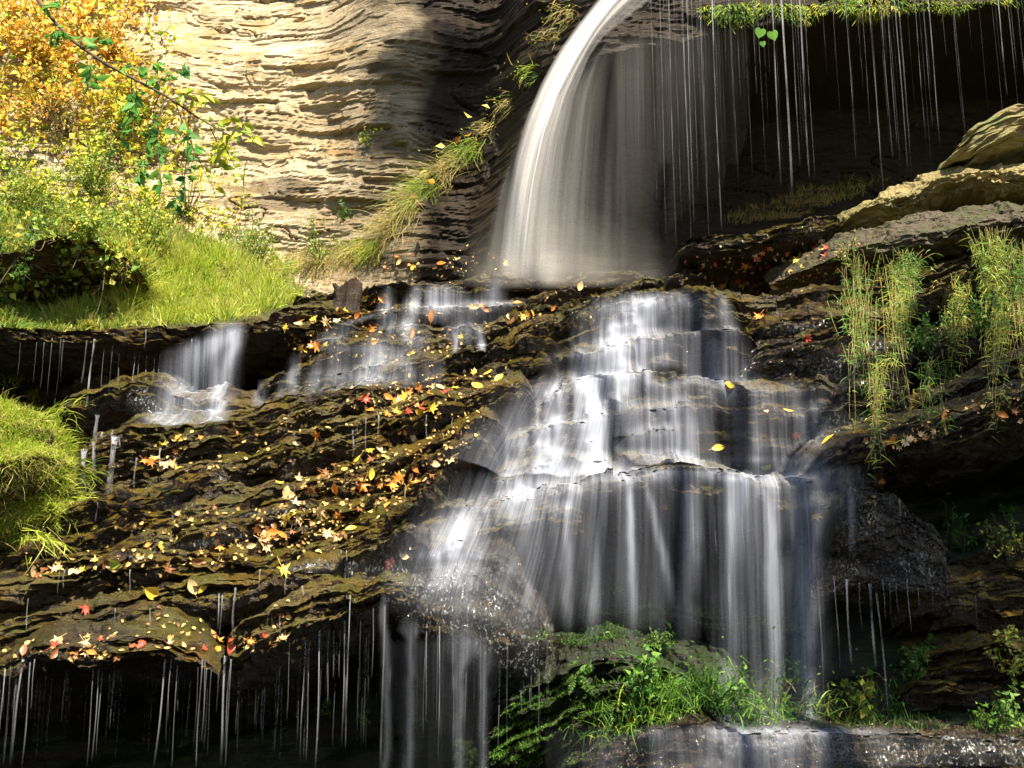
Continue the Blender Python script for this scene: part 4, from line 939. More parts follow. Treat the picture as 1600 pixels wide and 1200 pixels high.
grass("moss", [(1080,12),(1180,2),(1260,8),(1330,-4),(1440,2),(1520,-6),(1600,-2),(1600,10),(1540,6),(1500,22),(1440,14),(1360,30),(1300,14),(1250,34),(1200,20),(1150,44),(1110,34)], 3000, .07, .016, G_MIX, 8, "sunlit green moss and small leaves along the top lip", droop=1.2, up=-0.2)

grass("moss", [(820,1000),(900,965),(1000,950),(1100,950),(1210,962),(1290,985),(1200,990),(1050,985),(900,1010)], 5000, .05, .007, G_DEEP, 10, "dark green moss and small herbs on the shelf behind the lower fall", droop=.8)
grass("grass", [(172,386),(300,380),(440,420),(475,455),(400,495),(240,512),(60,512),(-20,500),(-20,450),(120,440)], 1100, .24, .006, G_STRAW, 12, "pale dead blades standing in the green grass of the upper ledge", droop=1.0)
grass("grass", [(-30,590),(50,615),(100,670),(116,740),(100,800),(40,850),(-30,870)], 1300, .17, .006, G_STRAW, 13, "pale dead blades standing in the grass of the left hummock", droop=1.1)
grass("undergrowth", [(-20,440),(200,400),(330,390),(430,420),(440,470),(200,505),(-20,505)], 900, .07, .028, G_MIX, 14, "broad leaved weeds mixed into the grass of the upper ledge", droop=.8)
# --- shrubs on the upper left
shrub(50, 40, 90, 60, G_AUT, "orange leaved creeper in the very top left corner", 700, .075, 1, 16, twig=M_TWIG, lw=.8)
shrub(180, 45, 80, 55, G_AUT, "orange and yellow creeper hanging on the cliff right of the corner", 600, .07, 2, 16, twig=M_TWIG, lw=.8)
shrub(70, 135, 100, 60, G_AUT, "golden orange bush above the bare tangle of twigs", 700, .065, 3, 16, twig=M_TWIG, lw=.7)
shrub(210, 150, 70, 50, G_YEL, "yellow green bush behind the bare twigs on the cliff", 700, .06, 4, 14, twig=M_TWIG, lw=.7)
shrub(95, 175, 55, 45, G_STRAW, "brown tangle of bare twigs on the bank", 120, .04, 5, 40, twig=M_TWIG)
shrub(50, 270, 90, 60, G_MIX, "leafy green bush low on the left bank", 1600, .05, 6, 18)
shrub(150, 255, 70, 60, G_MIX, "yellow green bush in the middle of the bank", 1200, .045, 7, 18)
shrub(30, 390, 70, 60, G_DEEP, "dark green herb clump at the left edge above the grass", 1500, .05, 8, 18)
shrub(225, 330, 60, 60, G_YEL, "airy bush of thin upright stems on the bank", 700, .04, 9, 22, up=-.1)
shrub(130, 330, 60, 45, G_MIX, "leafy herb patch above the dark hollow in the bank", 900, .045, 10, 14)
shrub(395, 370, 48, 40, G_MIX, "rounded green bush with tiny white flowers below the cliff", 1100, .035, 11, 20, flowers=160)
shrub(300, 290, 60, 55, G_YEL, "sparse leafy twigs against the pale cliff", 320, .045, 12, 16, twig=M_TWIG)
shrub(500, 370, 40, 45, G_MIX, "thin leafy seedling clump at the foot of the cliff", 260, .04, 13, 12)
shrub(575, 212, 26, 16, G_YEL, "small green sprig growing out of the cliff crack", 60, .05, 14, 7, fw=.12)
shrub(535, 330, 14, 14, G_DEEP, "single small green seedling on the shaded cliff", 26, .06, 15, 5, fw=.1)

for i, (u, v, dx_) in enumerate([(20,590,.3),(60,612,.5),(95,650,.7),(112,690,.8),(118,735,.8),(112,780,.9),(95,815,.8),(60,845,.6)]):
    tuft(u, v, 70, .20 + .04 * (i % 3), G_BRIGHT, 'ragged grass tuft at the rim of the left hummock', 'tufts on the rim of the left hummock', 300 + i, dirv=(dx_, -.4, .7 - i * .12), spread=.35, droop=.9, r=.07)
# --- overhanging branch close to the camera
def branch():
    root = empty("overhanging_branch", W(30, -60, 8.2)[:]); tag(root, "thin dark branch with green and yellow leaves reaching in from the top left", "branch")
    main = [(30,-60,8.2),(60,5,8.2),(110,62,8.15),(165,100,8.1),(210,124,8.0),(260,150,7.95),(300,178,7.9),(345,205,7.85),(400,230,7.8)]
    P = WV(*np.array(main, float).T); t = np.linspace(0, 1, len(P)); tt = np.linspace(0, 1, 60)
    P = np.stack([np.interp(tt, t, P[:, i]) for i in range(3)], -1); k = np.hanning(9); k /= k.sum()
    P = np.stack([np.convolve(np.pad(P[:, i], 4, mode='reflect', reflect_type='odd'), k, 'valid') for i in range(3)], -1)
    paths, rad = [P], [np.linspace(.013, .003, 60)]; C, D, C2, D2 = [], [], [], []
    rs = np.random.default_rng(5)
    tw = [(205,122,190,240),(205,122,215,200),(250,145,255,285),(250,145,240,230),(280,165,330,300),(290,170,300,260),(330,200,345,260),(220,128,300,110),(260,150,330,150),(120,68,160,60),(100,50,70,60),(150,92,130,130),(60,10,100,-10),(300,180,385,195),(345,205,410,215),(345,205,365,250),(270,155,200,290),(170,102,240,100),(300,178,270,330)]
    for i, (a, b, c, d) in enumerate(tw):
        Ya = 8.0 + rs.uniform(-.15, .15); t = np.linspace(0, 1, 14)
        Q = WV(a + (c - a) * t + 6 * np.sin(t * 4 + i), b + (d - b) * t + 5 * np.sin(t * 5 + i), 8.0 + (Ya - 8.0) * t - .2 * np.sin(t * 2) * (i % 3 - 1))
        paths.append(Q); rad.append(np.linspace(.004, .0015, 14))
        m = 16; ii = rs.integers(3, 14, m); yel = c > 320
        (C2 if yel else C).append(Q[ii] + rs.normal(size=(m, 3)) * .012); (D2 if yel else D).append(rs.normal(size=(m, 3)) * [1, .5, .5] + [0.2, -.1, -.7])
    link("branch_wood", tubes_mesh("branch_wood", paths, rad, 6), M_TWIG, root)
    for nm, cc, dd, mt in (("green_leaves", C, D, G_DEEP2), ("yellow_leaves", C2, D2, G_YEL)):
        cc = np.concatenate(cc); dd = np.concatenate(dd); sc_ = rs.uniform(.6, 1.25, len(cc))
        link(nm, leaves_mesh(nm, cc, dd, .085 * sc_, .042 * sc_), mt, root)
G_DEEP2 = foliage("branch_leaves", [(0.04, 0.15, 0.03), (0.10, 0.30, 0.05), (0.22, 0.42, 0.05)], 0.5)
branch()

# --- clumps trailing down the edge of the cliff
EDGE = [(455,420,.25),(500,410,.3),(545,395,.3),(585,385,.3),(615,352,.38),(640,318,.42),(668,295,.42),(690,268,.36),(712,250,.3),(742,232,.28),(770,200,.22),(800,160,.2),(835,110,.2),(868,60,.25),(890,20,.25)]
def creeper(poly, n, size, mat, label, seed, off=0.35):
    P, Nn = roots(poly, n // 8, seed); rs = np.random.default_rng(seed)
    b = P[np.argmin(P[:, 2])]; root = empty("creeper", tuple(b)); tag(root, label, "creeper")
    out = np.array([0.1, -1, .3]) * (off * rs.random((len(P), 1)) ** 1.5) * np.clip(.6 + fbm(P[:, 0] * 2.5, P[:, 1], P[:, 2] * 2.5, seed, 3), 0, 1.5)[:, None]
    Q = P + out
    C = (Q[:, None] + rs.normal(size=(len(P), 8, 3)) * size * .9).reshape(-1, 3); D = rs.normal(size=C.shape) * [1, .5, .7] + [0, -.5, -.4]; keep = vn(C[:, 0] * 3.5, C[:, 1] * 2, C[:, 2] * 3.5, seed + 3) > -.25; C = C[keep]; D = D[keep]
    sc = rs.uniform(.55, 1.1, len(C)) ** 2 * 1.45
    link("leaves", leaves_mesh("leaves", C, D, size * sc, size * .7 * sc), mat, root)
    ii = rs.integers(0, len(Q), len(Q) // 3); paths = []
    for i in ii:
        t = np.linspace(0, 1, 8)[:, None]; e = Q[i] + rs.normal(size=3) * .22 + [0, 0, -.1]; paths.append(P[i] * (1 - t) + e * t + rs.normal(size=3) * .06 * np.sin(t * 3.1))
    link("stem", tubes_mesh("stem", paths, [np.linspace(.006, .002, 8)] * len(paths), 4), M_TWIG, root)
creeper([(-20,-20),(130,-20),(150,40),(110,110),(-20,130)], 1050, .095, G_AUT, "thick orange creeper filling the top left corner", 201)
creeper([(130,-20),(260,-20),(240,40),(200,100),(130,110)], 600, .085, G_AUT, "yellow orange creeper beside the overhanging branch", 202)
creeper([(-20,40),(150,30),(280,30),(270,140),(120,170),(-20,170)], 900, .07, G_YEL, "yellow green leaves mixed among the orange creeper", 207, .45)
creeper([(60,110),(250,90),(320,180),(220,260),(40,240)], 700, .07, G_AUT2, "golden leaves scattered over the green creeper on the bank", 208, .45)
creeper([(-20,120),(120,110),(220,90),(250,160),(140,200),(-20,210)], 1300, .075, G_AUT2, "golden creeper below the orange one on the cliff", 203)
creeper([(-20,200),(140,190),(240,170),(300,240),(250,330),(120,340),(-20,300)], 1700, .065, G_YEL, "yellow green creeper covering the upper part of the bank", 204)
creeper([(-20,290),(60,345),(200,345),(230,320),(260,400),(160,450),(-20,460),(20,400),(0,350)], 2400, .06, G_MIX, "leafy green cover on the lower bank above the grass", 205)
creeper([(230,190),(330,200),(390,260),(400,340),(300,390),(250,330)], 700, .045, G_YEL, "thin scatter of leaves on the pale rock beside the bank", 206, .15)
for i, (u, v, l) in enumerate(EDGE):
    tuft(u, v, 200 if i < 10 else 80, l * 1.2, G_STRAW if i % 3 else G_MIX, "yellow green grass clump trailing down the shaded edge of the cliff", "clumps along the cliff edge", 40 + i, dirv=(-0.55, -0.45, -0.3), spread=.38, droop=.7, r=.09, leaves=40)
tuft(1340, 300, 60, .15, G_STRAW, "small dry tuft on the pale slab beside the hollow", seed=60)
tuft(1480, 298, 50, .12, G_DEEP, "small green tuft growing between the pale slabs", seed=61)
tuft(1330, 290, 70, .2, G_BRIGHT, "bright tuft at the upper end of the dark hollow floor", seed=62)

# --- right side
HG = [(1460,545,640,16,16,"small fringe of grass over the dark gap at right"),(1580,440,640,30,24,"long green grass trailing at the right edge below the slab"),(1340,430,560,20,22,"short green fringe hanging below the left rope of grass"),(1500,430,560,24,16,"thin trailing grass in the dark between the two bright curtains"),(1345,385,640,26,18,"hanging grass rope left of the others on the right ledges"),(1400,400,610,34,18,"straw coloured hanging grass over the right ledges"),(1420,390,470,40,22,"broad fringe of hanging grass under the tilted slab"),(1545,358,540,70,24,"thick bright curtain of grass hanging at the right edge"),(1590,370,560,40,20,"hanging stems at the extreme right edge"),(1375,540,700,18,14,"lower strands of grass trailing over the glinting rock")]
for i, (u, v, v1, n, w, lb) in enumerate(HG): strands(u, v, v1 + 30, n, G_STRAW, lb, None, i, w * 1.1, leaves=n * 14, lmat=G_MIX if i % 2 else G_GREEN, wd=.0045)
shrub(1440, 520, 42, 30, G_DEEP, "small leafy herb between the hanging grasses", 380, .04, 20, 14, fw=.2)
shrub(1485, 500, 26, 42, G_MIX, "upright herb with seed heads right of the hanging grass", 160, .035, 21, 10, fw=.15)
shrub(1545, 500, 50, 60, G_DEEP, "dark green herbs behind the bright grass curtain", 520, .05, 22, 16, fw=.25)
shrub(1330, 390, 30, 26, G_STRAW, "reddish dry herbs under the tilted slab", 160, .04, 23, 10, fw=.2)
shrub(1490, 820, 34, 45, G_DEEP, "leafy sprig in front of the dark cave at right", 120, .05, 24, 8, fw=.25)
shrub(1570, 830, 40, 40, G_MIX, "straggly bush with dry roots at the right edge", 240, .045, 25, 14, fw=.25, twig=M_TWIG)
shrub(1420, 1030, 30, 34, G_DEEP, "rounded fern-like herb right of the lower fall", 300, .04, 26, 10, fw=.2)
shrub(1345, 1075, 30, 36, G_MIX, "broad leaved plant at the right foot of the lower fall", 90, .075, 27, 9, fw=.2, lw=.75)
shrub(1575, 1010, 40, 50, G_MIX, "tangled plant with thin stems at the lower right edge", 240, .05, 28, 12, fw=.3, twig=M_TWIG)
shrub(1560, 1110, 40, 40, G_DEEP, "low plant on the ledge in the lower right corner", 220, .05, 29, 12, fw=.2)
grass("grass", [(1260,1090),(1400,1110),(1560,1110),(1600,1090),(1600,1145),(1260,1140)], 500, .09, .006, G_DEEP, 9, "dark short grass on the bottom right ledge")
# --- foot of the lower fall
for i, (u, v, n, l, m_, lb) in enumerate([(1000,1100,160,.34,G_GREEN,"tall green grass clump left of the lower fall"),(1060,1095,170,.36,G_GREEN,"large grass clump at the foot of the lower fall"),(1110,1090,200,.30,G_GREEN,"deep green grass clump inside the falling water"),(1190,1110,140,.3,G_STRAW,"pale grass clump behind the right strands of the lower fall"),(950,1130,120,.34,G_DEEP,"dark grass clump beside the mossy mound"),(1255,1120,90,.26,G_MIX,"small grass clump right of the falling water"),(1370,1120,60,.26,G_GREEN,"thin upright grass beside the broad leaved plant"),(1150,1125,160,.24,G_GREEN,"spreading grass clump in front of the right strands"),(1030,1130,160,.26,G_GREEN,"bright low grass clump on the edge of the bottom ledge"),(1220,1130,120,.2,G_GREEN,"short bright grass along the bottom ledge under the fall"),(1310,1128,120,.2,G_MIX,"short grass clump between the fall and the broad leaved plant"),(985,1145,140,.22,G_MIX,"grass hanging over the left end of the bottom ledge")]):
    tuft(u, v, n, l, m_, lb, None, 80 + i, dirv=(0, -.3, 1), spread=.45, droop=1.0, r=.13, wd=.008, leaves=60, lmat=G_GREEN)
shrub(1000, 1050, 40, 40, G_GREEN, "leafy herb rising above the grass left of the lower fall", 160, .06, 31, 9, fw=.2, lw=.7)
shrub(1130, 1075, 40, 26, G_GREEN, "leafy herb in the middle of the grass under the fall", 150, .05, 32, 9, fw=.2, lw=.7)
shrub(1225, 1055, 22, 40, G_DEEP, "slender plant between the right strands of the fall", 110, .05, 33, 8, fw=.15)
shrub(1030, 1000, 30, 16, G_DEEP, "small green leaves on the dark shelf behind the fall", 120, .045, 34, 8, fw=.1)
for i, (u, v, sz, n, lb) in enumerate([(1108,868,.17,9,"fern growing behind the lower fall near its top"),(940,920,.22,12,"bright fern between the strands of the lower fall"),(655,1128,.13,7,"fern in the dark under the glinting rock"),(735,1175,.16,8,"pale fern at the bottom beside the moss"),(505,1110,.12,6,"small fern in the dark at lower left"),(900,1060,.16,8,"fern above the mossy mound"),(570,1120,.10,6,"tiny fern low in the dark left of the threads"),(1450,1010,.16,9,"fern in the dark right of the lower fall"),(720,1120,.10,6,"small brownish fern behind the water threads"),(1570,800,.16,8,"dark fern at the right edge by the cave")]):
    fern(u, v, sz, n, lb, G_MIX if i in (3, 8) else G_DEEP, i)
# heart leaves below the top lip
for i in range(9):
    rs9 = random.Random(i); tag(link('caught_leaf', leaves_mesh('caught_leaf', np.array([W(640 + i * 14, 300 - i * 16 + rs9.uniform(-14, 14), 14.7)[:]]), np.array([[rs9.uniform(-1, 1), -.4, rs9.uniform(-.6, .6)]]), .12, .07, .2), G_AUT), 'orange or yellow leaf caught in the grass along the cliff edge', 'leaf', 'leaves caught along the cliff edge')
for i, (u, v) in enumerate([(1188, 50), (1208, 54), (1192, 68)]):
    hp = W(u, v, 13.0); hb = MB(); sz = .062 if i < 2 else .035; tl = (-.25, .3, .1)[i]
    H = [(0, .45), (.35, .75), (.8, .65), (.95, .2), (.7, -.35), (.3, -.75), (0, -1.1), (-.3, -.75), (-.7, -.35), (-.95, .2), (-.8, .65), (-.35, .75)]
    hv = [(hp.x, hp.y, hp.z)] + [(hp.x + sz * (x * math.cos(tl) - z * math.sin(tl)), hp.y + .25 * sz * abs(x) - .2 * sz * z, hp.z + sz * (x * math.sin(tl) + z * math.cos(tl))) for x, z in H]
    hb.add(hv, [(0, k + 1, (k + 1) % 12 + 1) for k in range(12)]); me = hb.mesh("heart_leaf")
    tag(link("heart_leaf", me, G_DEEP2), ["pale green heart shaped leaf hanging left below the top lip", "pale green heart shaped leaf hanging right below the top lip", "small narrow leaf under the two heart shaped leaves"][i], "leaf")

# --- stump beside the top steps
def stump():
    a = np.linspace(0, 2 * np.pi, 90); z = np.linspace(-.15, .17, 50); A, Z = np.meshgrid(a, z, indexing='ij')
    p, _ = hit(540, 478); r = .12 + .05 * vn(np.cos(A) * 2, np.sin(A) * 2, Z * 4, 4) + .025 * vn(np.cos(A) * 9, np.sin(A) * 9, Z * 5, 5) + .012 * vn(np.cos(A) * 25, np.sin(A) * 25, Z * 12, 6) + .25 * np.clip(-Z - .02, 0, 1)
    top = .07 * vn(np.cos(a) * 1.6, np.sin(a) * 1.6, 0, 9) + .015 * vn(np.cos(a) * 5, np.sin(a) * 5, 0, 10)
    G = np.stack([p.x + r * np.cos(A) + .15 * Z, p.y - .05 + r * np.sin(A), p.z + Z + top[:, None] * np.clip(Z * 6, 0, 1)], -1)
    cap = np.repeat(G[:, -1:].mean(0, keepdims=True), 90, 0) - [0, 0, .09]
    me = grid_mesh("tree_stump", np.concatenate([G, cap], 1)); tag(link("tree_stump", me, M_BARK), "short dark rotten stump beside the top steps", "stump")
M_BARK = rock_material("rotten_wood", (0.004, 0.003, 0.002), (0.012, 0.008, 0.005), (0.04, 0.02, 0.008), (0.02, 0.02, 0.005), 0.2, (0.5, 0.9), 0.3)
stump()

# ---------------------------------------------------------------- fallen leaves
def leaf_mat(n, c): return foliage("fallen_leaf_" + n, [tuple(x * .75 for x in c), c, tuple(min(1, x * 1.2) for x in c)], 0.2, 0.4, veins=True)
LC = {"yellow": (0.72, 0.50, 0.06), "orange": (0.68, 0.24, 0.04), "red": (0.50, 0.07, 0.04), "tan": (0.60, 0.40, 0.20), "brown": (0.22, 0.09, 0.035), "pale": (0.60, 0.46, 0.22), "green": (0.30, 0.42, 0.05)}
LM = {k: leaf_mat(k, c) for k, c in LC.items()}
def maple(rs):
    pts = []
    lob = [(-150, .55), (-118, .30), (-95, .80), (-62, .38), (-35, .85), (-20, .52), (0, 1.0), (20, .52), (35, .85), (62, .38), (95, .80), (118, .30), (150, .55)]
    mb = MB(); V = [(0, -.15, 0)]
    for a, r in lob:
        a = math.radians(a + rs.uniform(-5, 5)); r *= rs.uniform(.85, 1.1)
        V.append((r * math.sin(a) * .6, r * math.cos(a) * .6 - .1, 0))
    n = len(lob); mids = []
    F = []
    for i in range(n): 
        a, b = V[1 + i], V[1 + (i + 1) % n]
    k1, k2, k3 = rs.uniform(-.6, .8), rs.uniform(.4, 1.6), rs.uniform(-.9, .9)
    def z(x, y): return k1 * x * x + k2 * x * x * (1 if x > 0 else .6) + k3 * y * y + .12 * math.sin(7 * x + 5 * y) * .5
    inner = [(x * .5, y * .5 - .05, 0) for x, y, _ in V[1:]]
    VV = [V[0]] + inner + V[1:]
    for i in range(n - 1): F += [(0, 1 + i, 2 + i), (1 + i, 1 + n + i, 2 + n + i, 2 + i)]
    VV = [(x, y, z(x, y)) for x, y, _ in VV]
    b = len(VV); w = .012; q = [(0, -.12), (.02, -.4), (.06 * rs.uniform(-1, 1), -.75)]
    for i, (x, y) in enumerate(q): VV += [(x - w, y, .02 + .05 * i), (x + w, y, .02 + .05 * i)]
    F += [(b, b + 1, b + 3, b + 2), (b + 2, b + 3, b + 5, b + 4)]
    return VV, F
def oval(rs):
    w = rs.uniform(.22, .34); k2 = rs.uniform(.3, 2.2); k3 = rs.uniform(-.5, .5); VV, F = [], []
    for i in range(8):
        y = -.5 + i / 7; r = w * math.sin(math.pi * min(1, max(.02, (i + .15) / 7.3))) ** .8
        for x in (-r, -r * .5, 0, r * .5, r): VV.append((x, y, k2 * x * x + k3 * y * y))
    for i in range(7):
        for j in range(4): a = i * 5 + j; F.append((a, a + 1, a + 6, a + 5))
    b = len(VV); VV += [(-.01, -.5, .0), (.01, -.5, 0), (.0, -.72, .05), (.02, -.72, .05)]; F.append((b, b + 1, b + 3, b + 2))
    return VV, F
LEAFM = {}
def leaf_mesh(kind, col, i):
    key = (kind, col, i)
    if key not in LEAFM:
        rs = random.Random(str(key)); VV, F = (maple if kind == 'm' else oval)(rs)
        me = bpy.data.meshes.new("fallen_leaf"); me.from_pydata(VV, [], F); me.update(); me.polygons.foreach_set("use_smooth", [True] * len(me.polygons)); me.materials.append(LM[col]); LEAFM[key] = me
    return LEAFM[key]
rl = random.Random(77)
def put_leaf(u, v, size, kind, col, label, group, face=.45):
    p, n = hit(u, v)
    o = bpy.data.objects.new("fallen_leaf", leaf_mesh(kind, col, rl.randrange(5))); COL.objects.link(o)
    nn = (n * 1.0 + Vector((rl.uniform(-.35, .35), -face + rl.uniform(-.3, .3), .6 + rl.uniform(-.2, .3)))).normalized()
    q = nn.to_track_quat('Z', 'Y'); m = q.to_matrix().to_4x4() @ Matrix.Rotation(rl.uniform(0, 6.28), 4, 'Z')
    o.matrix_world = Matrix.Translation(p + nn * size * .12 + Vector((0, -.01, 0))) @ m @ Matrix.Diagonal((size, size, size, 1))
    tag(o, label, "leaf", group); return o
HERO = [(622,747,.115,'m','orange',"bright orange maple leaf on the mossy ledges left of the main cascade"),(442,893,.12,'m','yellow',"golden maple leaf above the lowest left ledges"),(136,952,.085,'m','red',"red maple leaf hanging by its stem at lower left"),(1244,680,.10,'m','red',"red orange maple leaf on the wet face right of the cascade"),(1392,690,.12,'m','orange',"orange maple leaf on the ledge right of the cascade"),(1186,498,.13,'m','orange',"orange red leaf on the wet ledge above the right side of the cascade"),(1263,528,.10,'m','red',"red leaf in front of the glinting rock at right"),(1198,546,.10,'o','green',"yellow green oval leaf on the rock right of the cascade steps"),(1138,606,.13,'o','yellow',"large yellow green leaf caught on the rock in the cascade"),(1122,702,.10,'o','yellow',"yellow leaf on the wet knob in the cascade"),(1230,644,.09,'o','yellow',"pale yellow round leaf on the wet face right of the cascade"),(1196,643,.07,'o','tan',"small tan leaf on the wet face right of the cascade"),(1198,729,.10,'o','green',"yellow green leaf lying on the broad lip of the cascade"),(1274,805,.12,'m','yellow',"yellow leaf stuck to the rock beside the lower fall"),(1036,790,.08,'o','tan',"tan leaf on the dark wall behind the lower fall"),(1296,690,.12,'o','yellow',"curled yellow leaf at the left tip of the right ledge"),(1390,745,.0,'m','orange',""),(1120,450,.10,'o','yellow',"yellow leaf on the top lip of the main cascade"),(1054,790,.0,'m','red',""),(607,880,.10,'o','red',"long red leaf on the wet slab above the glinting rock"),(630,870,.07,'o','tan',"small pale leaf on the wet slab above the glinting rock"),(1375,752,.09,'m','orange',"orange leaf under the right ledge beside the trickles"),(904,432,.14,'m','yellow',"yellow leaf heap piece on the ledge below the tall fall"),(890,436,.12,'m','yellow',"yellow leaf beside the heap below the tall fall"),(905,448,.10,'o','pale',"pale leaf just under the ledge below the tall fall"),(176,880,.11,'o','green',"green yellow leaf standing upright on a left ledge"),(236,926,.12,'o','yellow',"large pale yellow leaf on a lower left ledge"),(237,820,.06,'o','yellow',"bright round yellow leaf on a left ledge"),(315,918,.09,'o','yellow',"oval yellow leaf near the glinting lower ledge"),(299,917,.10,'o','pale',"pale folded leaf near the glinting lower ledge"),(1473,655,.13,'o','orange',"orange streaked leaf on the sloping ledge at right"),(1452,560,.0,'o','tan',""),(1540,575,.09,'o','yellow',"yellow leaf at the right edge of the sloping ledge")]
for u, v, sz, k, c, lb in HERO:
    if sz > 0: put_leaf(u, v, sz, k, c, lb, "fallen leaves that stand out on the rocks")
cnt = len([h for h in HERO if h[2] > 0])
REG = [  # polygon, n, size, colour weights, region words, group
 ([(480,740),(600,700),(700,640),(760,660),(720,720),(600,800),(500,840),(430,850),(440,790)], 62, (.05,.10), "yellow orange brown tan brown pale tan orange", "on the mossy ledges left of the main cascade", "fallen leaves left of the main cascade"),
 ([(100,850),(300,800),(450,790),(560,800),(540,850),(400,870),(200,920),(60,900),(20,870)], 46, (.045,.10), "yellow tan brown tan pale brown orange", "on the lower left ledges", "fallen leaves on the lower left ledges"),
 ([(0,1000),(120,990),(200,985),(250,960),(350,985),(460,930),(470,1030),(380,1010),(300,1020),(150,1030),(0,1030)], 26, (.045,.09), "orange tan brown red pale", "on the lip of the lowest left ledge", "fallen leaves on the lowest left ledge"),
 ([(560,610),(640,590),(720,580),(820,560),(760,600),(690,640),(600,660),(530,640)], 24, (.06,.11), "yellow orange red yellow pale", "on the ridge between the two cascades", "fallen leaves on the ridge between the cascades"),
 ([(500,480),(600,450),(720,470),(860,460),(960,440),(940,480),(820,500),(700,570),(560,560),(440,540)], 46, (.06,.11), "yellow yellow orange brown pale orange", "around the small stepped cascade", "fallen leaves around the stepped cascade"),
 ([(200,690),(400,660),(560,640),(600,680),(450,730),(300,740),(200,720)], 16, (.05,.09), "yellow orange tan pale", "on the dark ledge below the left cascade", "fallen leaves below the left cascade"),
 ([(1090,400),(1290,380),(1400,410),(1300,440),(1180,450),(1120,440)], 26, (.06,.11), "red orange tan yellow pale red", "on the dark ledge right of the tall fall", "fallen leaves right of the tall fall"),
 ([(1330,680),(1450,650),(1590,590),(1600,560),(1600,640),(1500,670),(1400,700)], 14, (.05,.09), "orange tan brown pale", "on the long ledge at right", "fallen leaves on the long right ledge"),
 ([(560,400),(760,390),(830,420),(700,430),(560,430)], 20, (.06,.10), "yellow pale orange yellow", "on the rock at the foot of the tall fall", "fallen leaves at the foot of the tall fall"),
]
for poly, n, (a, b), cols, words, group in REG:
    cols = cols.split(); rs = random.Random(n * 31)
    n = min(n, 300 - cnt); cnt += n
    pts = []
    while len(pts) < n:
        c = sample(poly, 1, rs)[0]
        for _ in range(rs.choice((1, 1, 2, 3, 5))): du = rs.gauss(0, 26); pts.append((c[0] + du, c[1] - .24 * du + rs.gauss(0, 5)))
    for u, v in pts[:n]:
        c = rs.choice(cols); k = rs.choice('mmo')
        put_leaf(u, v, rs.uniform(a, b) * 1.08, k, c, f"{c} {'lobed' if k == 'm' else 'oval'} fallen leaf {words}", group)
# the smaller scraps of leaf that nobody could count
def litter():
    rs = random.Random(9); V, F = [], []
    for poly, n, _, _, _, _ in REG:
        for u, v in sample(poly, n * 5, rs):
            p, nn = hit(u + rs.gauss(0, 12), v + rs.gauss(0, 8)); VV, FF = (maple if rs.random() < .5 else oval)(rs)
            q = (nn + Vector((rs.uniform(-.4, .4), -.3, .4))).normalized().to_track_quat('Z', 'Y').to_matrix(); sz = rs.uniform(.015, .045); R_ = Matrix.Rotation(rs.uniform(0, 6.3), 3, 'Z')
            b = len(V); V += [tuple(p + nn * .008 + q @ (R_ @ Vector(x)) * sz) for x in VV]; F += [tuple(b + i for i in f) for f in FF]
    me = bpy.data.meshes.new("leaf_litter"); me.from_pydata(V, [], F); me.update()
    tag(link("leaf_litter", me, foliage("litter", [(.10, .04, .02), (.3, .15, .05), (.55, .35, .10), (.6, .45, .15), (.45, .15, .05)], .15)), "small scraps of brown and yellow leaf litter scattered over the ledges", "leaf litter", kind="stuff")
litter()

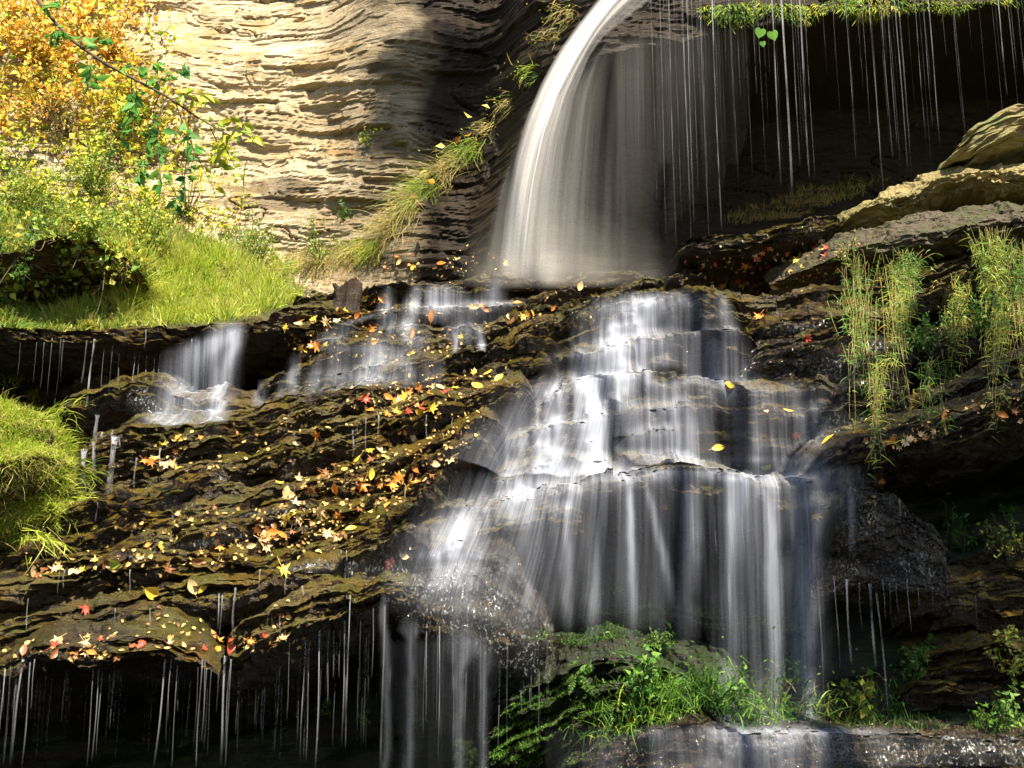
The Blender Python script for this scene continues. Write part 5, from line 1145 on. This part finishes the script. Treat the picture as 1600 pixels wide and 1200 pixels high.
# ---------------------------------------------------------------- unseen trees added for shade, crowns placed along the sun rays
SDIR = Vector((math.sin(SUN_AZ) * math.cos(SUN_EL), -math.cos(SUN_AZ) * math.cos(SUN_EL), math.sin(SUN_EL)))
def shade_tree(foot, targets, label, seed):
    rs = np.random.default_rng(seed); root = empty("tree", foot); tag(root, label, "tree")
    C, D, paths, rad = [], [], [], []
    top = None; cs = []
    for (u, v, Y, r, n, dist) in targets:
        c = np.array((W(u, v, Y) + SDIR * dist)[:]); cs.append(c)
        k = max(4, n // 55); sub = c + unit(rs.normal(size=(k, 3))) * r * (rs.random((k, 1)) ** .4)
        for q in sub: C.append(q + rs.normal(size=(55, 3)) * r * .22)
    C = np.concatenate(C); D = rs.normal(size=C.shape) + [0, 0, -.4]
    f = np.array(foot, float); m = np.mean(cs, 0); t = np.linspace(0, 1, 14)[:, None]
    tr = f * (1 - t) + np.array([m[0], m[1], m[2] - .5]) * t; tr[:, :2] += .15 * rs.normal(size=(14, 2)) * np.sin(t * 3.1)
    paths.append(tr); rad.append(np.linspace(.22, .06, 14))
    limbs = []
    for c in cs:
        a = tr[rs.integers(6, 12)]; P = a * (1 - t) + c * t + [0, 0, .3] * np.sin(t * 3.14); limbs.append(P)
    link("trunk", tubes_mesh("trunk", paths, rad, 10), M_TWIG, root)
    link("limbs", tubes_mesh("limbs", limbs, [np.linspace(.06, .02, 14)] * len(limbs), 6), M_TWIG, root)
    link("crown", leaves_mesh("crown", C, D, .12 * rs.uniform(.7, 1.3, len(C)), .075), G_MIX, root)
shade_tree((7.5, 0.5, -3), [(1400,820,10,.7,900,11),(1580,700,10.5,.9,1600,11),(1530,1040,10,.9,1500,11)], "unseen leafy tree added at right to cast shade", 3)
shade_tree((4.5, -3.5, -3), [(1480,560,11.4,.6,700,12),(690,60,15.3,.6,2600,13)], "unseen leafy tree added behind the viewer to cast shade", 4)
# ---------------------------------------------------------------- soft spray hanging at the foot of the tall fall
M_SPRAY = water_material("drifting_spray", (0.80, 0.77, 0.72), sx=3, sz=3, gain=1.0, lo=0.15, hi=0.85, warp=0.1)
for q in range(3):
    me_o = free_fall("spray", [[(730 - q * 8,330),(715,450)], [(790,310),(785,452)], [(860,300),(860,452)], [(940,320),(950,450)], [(1050,345),(1070,446)]], 12.75 - q * .14, 0.05, [(0,0),(.2,.5),(.45,.9),(.7,.6),(1,0)], [(0,0),(.3,.04),(.6,.12),(.82,.26),(.92,.2),(1,0)], 60 + q, mat=M_SPRAY)
    tag(me_o, "soft spray drifting at the foot of the tall waterfall", "spray", "spray at the foot of the tall waterfall", kind="stuff")
